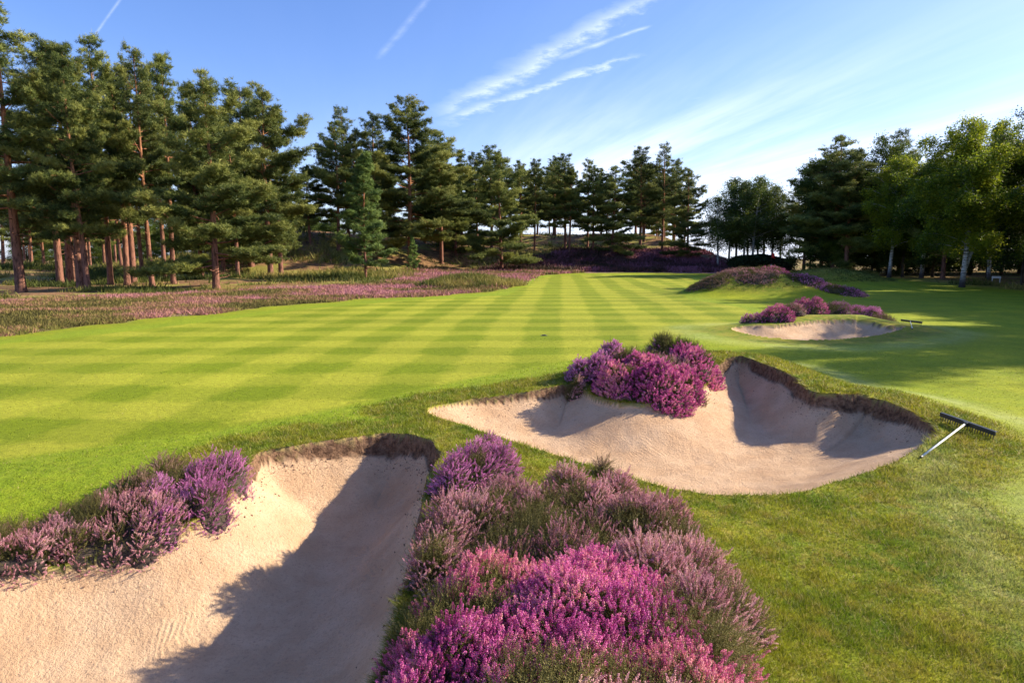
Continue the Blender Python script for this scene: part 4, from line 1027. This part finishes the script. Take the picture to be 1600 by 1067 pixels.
def blades():
    r = np.random.default_rng(55); X, Y, L = [], [], []
    # rough and lush turf near the camera, thinning with distance
    n = 1700000; d = 2.0 * (16 / 2.0) ** r.random(n); a = np.radians(r.uniform(-43, 43, n)); x = d * np.sin(a); y = d * np.cos(a)
    z, sand, dirt, near, lipo = height_full(x.copy(), y.copy()); zn = zones(x, y, near, lipo, sand, dirt)
    clump = fbm(x * 5, y * 5, 3, 80)
    want = np.clip(.10 + .75 * zn['rough'] + .15 * zn['lush'], 0, 1) * (1 - .6 * zn['stripe']) * (.35 + 1.1 * clump)
    k = (near < 0.0) & (r.random(n) < want * .70)
    x, y, z = x[k], y[k], z[k]; zn = {q: v[k] for q, v in zn.items()}; nr = near[k]; cl = clump[k]; lp = lipo[k]; m = len(x)
    dist = np.hypot(x, y)
    edge = np.exp(-(nr / .06) ** 2) * (lp > .03)
    ln = (.012 + .028 * zn['rough'] + .008 * zn['lush'] + .022 * edge) * (.55 + .9 * cl) * r.uniform(.5, 1.3, m) * np.clip(dist / 6, 1, 1.5)
    wd = .0028 * np.clip(dist / 3.5, 1, 4) * r.uniform(.7, 1.3, m)
    dr = r.normal(size=(m, 3)) * .75; dr[:, 2] = np.abs(dr[:, 2]) * .5 + .75; hang = edge > .25; xe, ye = x[hang], y[hang]; e0 = height_full(xe.copy(), ye.copy())[3]
    gx = height_full(xe + .02, ye.copy())[3] - e0; gy = height_full(xe.copy(), ye + .02)[3] - e0; gn = np.hypot(gx, gy) + 1e-6
    dr[hang] += np.stack([gx / gn, gy / gn, -.25 + 0 * gx], 1) * 1.3
    dr = unit(dr); q = unit(np.cross(dr, r.normal(size=(m, 3))))
    c = np.stack([x, y, z - .002], 1); v = np.stack([c - q * wd[:, None] / 2, c + q * wd[:, None] / 2, c + dr * ln[:, None]], 1).reshape(-1, 3)
    at = {q2: ('FLOAT', np.repeat(zn[q2], 3)) for q2 in ('stripe', 'rough', 'pale', 'lush')}; at['tint'] = ('FLOAT', np.repeat(r.random(m), 3))
    me = mesh_np('grass', v, np.arange(len(v)).reshape(-1, 3), at); o = link('grass', me, blade_mat()); tag(o, 'short green grass blades on the turf around the near bunkers', 'grass', kind='stuff')
    print('blades', m)


blades()


def crumbs():
    r = np.random.default_rng(91); V, F = [], []; n = 0
    X, Y = [], []
    for b in BUNK[:2]:
        p = b['poly']; i = r.integers(0, len(p), 5000); a, c = p[i], p[(i + 1) % len(p)]; t = r.random(5000); ok = r.random(5000) < a[:, 2] * 3.2
        x = (a[:, 0] + (c[:, 0] - a[:, 0]) * t + r.normal(size=5000) * .12)[ok]; y = (a[:, 1] + (c[:, 1] - a[:, 1]) * t + r.normal(size=5000) * .12)[ok]
        s_, _ = sdf(x, y, p); X.append(x[s_ > .02]); Y.append(y[s_ > .02])
    X = np.concatenate(X); Y = np.concatenate(Y); Z = height_full(X.copy(), Y.copy())[0]
    for x, y, z in zip(X, Y, Z):
        k = r.uniform(.004, .013); pts = r.normal(size=(5, 3)); pts = pts / np.linalg.norm(pts, axis=1)[:, None] * k; b0 = n * 5
        V.append(pts + np.array([x, y, z + k * .3])); F += [(b0, b0 + 1, b0 + 2), (b0, b0 + 2, b0 + 3), (b0 + 1, b0 + 2, b0 + 4), (b0, b0 + 1, b0 + 4), (b0 + 2, b0 + 3, b0 + 4), (b0, b0 + 3, b0 + 4)]; n += 1
    o = link('soil_crumbs', mesh_np('soil_crumbs', np.concatenate(V), np.array(F)), simple('crumb_soil', (.16, .09, .05), .95, 0, 60, .4)); tag(o, 'brown crumbs of soil fallen on the sand under the bunker lips', 'soil', kind='stuff')


crumbs()


def litter():
    r = np.random.default_rng(17); n = 9000; d = 2.4 * (14 / 2.4) ** r.random(n); a = np.radians(r.uniform(-42, 42, n)); x = d * np.sin(a); y = d * np.cos(a)
    z, sand, dirt, near, lipo = height_full(x.copy(), y.copy()); k = r.random(n) < np.where(sand > .5, .12, .35) * (fbm(x * .8, y * .8, 3, 33) > .42); x, y, z = x[k], y[k], z[k]; m = len(x)
    d3 = r.normal(size=(m, 3)); d3[:, 2] *= .25; d3 = unit(d3); q = unit(np.cross(d3, np.array([0, 0, 1.]) + r.normal(size=(m, 3)) * .3)); L = r.uniform(.006, .020, (m, 1)); W = L * r.uniform(.25, .6, (m, 1)); c = np.stack([x, y, z + .010], 1)
    v = np.stack([c - d3 * L / 2, c + q * W / 2, c + d3 * L / 2 + np.array([0, 0, .003]), c - q * W / 2], 1).reshape(-1, 3)
    o = link('leaf_litter', mesh_np('leaf_litter', v, np.arange(len(v)).reshape(-1, 4), {'tint': ('FLOAT', np.repeat(r.random(m), 4))}), leafy('dry_leaf', [(0, (.10, .05, .02)), (.6, (.26, .15, .06)), (1, (.42, .34, .18))], .1)); tag(o, 'small dry leaf and stem fragments strewn over turf and sand', 'leaf litter', kind='stuff')


litter()


def tuft(px, py, z, n, ln, label):
    x, y = P(px, py, z); r = np.random.default_rng(int(px)); X = x + r.normal(size=n) * .07; Y = y + r.normal(size=n) * .05
    v, t = scatter_tris(X, Y, 5, np.full(n, ln), .05, r.random(n), int(px) + 1, up=.5, jit=.1); org = (x, y, H(x, y))
    me = mesh_np('grass_tuft', v - np.array(org), np.arange(len(v)).reshape(-1, 3), {'tint': ('FLOAT', t)}); o = link('grass_tuft', me, M['bracken']); o.location = org; tag(o, label, 'grass tuft', 'dry tufts on the sand')


tuft(22, 905, -.4, 140, .12, 'dry straw coloured grass tuft at the left border, under the heather on the sand')
tuft(70, 908, -.4, 60, .07, 'little green grass tuft alone on the sand right of the straw coloured one')


# ------------------------------------------------------------------ rakes, flag, board, steps, sprinkler cover
MB_BLACK = simple('black_plastic', (.012, .016, .013), .45, 0, 30, .3); MB_WHITE = simple('white_fibreglass', (.72, .74, .66), .35, 0, 8, .06); MB_GRIP = simple('green_grip', (.03, .16, .09), .5, 0, 10, .2)


def rake(hx0, hy0, hx1, hy1, ex, ey, label, group, s=1.0):
    """head from (hx0,hy0) to (hx1,hy1), handle end at (ex,ey)"""
    A_ = Vector((hx0, hy0, H(hx0, hy0))); B_ = Vector((hx1, hy1, H(hx1, hy1))); C_ = Vector((ex, ey, H(ex, ey) + .02)); mid = (A_ + B_) / 2
    root = empty('bunker_rake', mid); tag(root, label, 'rake', group)
    ux = (B_ - A_).normalized(); hdir = (C_ - mid); hdir -= ux * hdir.dot(ux) * 0; nz = Vector((0, 0, 1)); W = (B_ - A_).length
    fy = nz.cross(ux).normalized()
    if fy.dot(hdir) < 0: fy = -fy
    M4 = Matrix.Identity(4)
    for i, cvec in enumerate((ux, fy, nz)):
        for j in range(3): M4[j][i] = cvec[j]
    hd = MB(); hd.box((0, 0, .075), (W, .022, .042), M4); hd.box((0, -.012, .098), (W, .045, .008), M4); hd.box((0, .02, .075), (.05, .045, .05), M4)
    hd.build('head', MB_BLACK, root, bevel=.003)
    n = 22; tt = MB()
    for i in range(n):
        xx = (i + .5) / n * W - W / 2; p = M4 @ Vector((xx, 0, .058)); q = M4 @ Vector((xx, .012, .002)); tt.tube([p, q], [.0065, .004], 5)
    tt.build('teeth', MB_BLACK, root)
    s_ = M4 @ Vector((0, .03, .078)); e = C_ - mid; hb = MB(); hb.tube([s_, s_.lerp(e, .55), e], .0105, 10); hb.build('handle', MB_WHITE, root, True)
    gg = MB(); gg.tube([e, e + (e - s_).normalized() * .035], .015, 10); gg.build('end_cap', MB_BLACK, root)


rk = [P(1467, 670), P(1554, 692), P(1440, 719)]
rake(*rk[0], *rk[1], *rk[2], 'black headed bunker rake with white handle lying on grass right of the big bunker', 'bunker rakes')
rk = [P(1407, 508), P(1440, 513), P(1425, 520)]
rake(*rk[0], *rk[1], rk[2][0], rk[2][1], 'far dark bunker rake lying at the right tip of the small bunker', 'bunker rakes')

# flagstick in the hole
fx, fy_ = P(1204.5, 427.5); fy_ = 76.0; fx = ray(1204.5, 420)[0] / ray(1204.5, 420)[1] * fy_
fl = empty('flagstick', (fx, fy_, H(fx, fy_))); tag(fl, 'golf flagstick with a small red flag on the green behind the mound', 'flag')
q = MB(); q.tube([(0, 0, 0), (0, 0, .95)], .035, 10); q.build('pole', simple('white_paint', (.8, .8, .78), .4), fl, True)
q = MB(); q.tube([(0, 0, .95), (0, 0, 2.35)], .028, 10); q.build('upper_pole', simple('dark_pole', (.10, .04, .03), .5), fl, True)
mv, mf = [], []
for i in range(9):
    for j in range(6):
        u, v = i / 8, j / 5; mv.append((-.03 + .42 * u, .05 * math.sin(u * 7 + v) * (.3 + u), 2.32 - .55 * v - .18 * u * u)); mv.append((-.03 + .42 * u, .05 * math.sin(u * 7 + v) * (.3 + u) + .006, 2.32 - .55 * v - .18 * u * u))
for i in range(8):
    for j in range(5):
        a = (i * 6 + j) * 2; b = ((i + 1) * 6 + j) * 2; mf.append((a, b, b + 2, a + 2)); mf.append((a + 1, a + 3, b + 3, b + 1))
me = bpy.data.meshes.new('cloth'); me.from_pydata(mv, [], mf); link('cloth', me, simple('red_cloth', (.75, .035, .015), .7, 0, 10, .1), fl)

# white board on two legs under the right trees
bx, by = P(1556, 441); bo = empty('low_sign_board', (bx, by, H(bx, by)), -.5); tag(bo, 'low white board on two posts in the shade right of the large forked birch', 'sign')
wp = simple('weathered_white', (.75, .75, .72), .6, 0, 12, .08); q = MB(); q.box((0, 0, .40), (.56, .05, .16)); q.build('board', wp, bo, bevel=.006)
for sx_ in (-1, 1): q = MB(); q.box((sx_ * .235, 0, .16), (.05, .045, .36)); q.build('leg', wp, bo)

# timber steps up the bank right of the green
sx0, sy0 = 28.6, 83.0; st_ = empty('timber_steps', (sx0 - 1.2, sy0, H(sx0 - 1.2, sy0)), .25); tag(st_, 'grey timber steps climbing the heather bank left of the flagstick', 'steps')
gt = simple('grey_timber', (.30, .26, .24), .8, 0, 14, .25); base = H(sx0 - 1.2, sy0)
for i in range(5):
    q = MB(); q.box((-i * .25, i * .55, .35 + i * .26), (2.6, .60, .10)); q.box((-i * .25, i * .55 - .28, .24 + i * .26), (2.6, .06, .24)); q.build('step', gt, st_, bevel=.01)

# sprinkler cover
qx, qy = P(850, 524.5); q = MB(); q.tube([(0, 0, -.02), (0, 0, .008)], .09, 20); q.tube([(0, 0, .010), (0, 0, .022)], .05, 14); o = q.build('sprinkler_cover', MB_BLACK); o.location = (qx, qy, H(qx, qy)); tag(o, 'small round dark sprinkler cover set into the striped fairway', 'sprinkler')
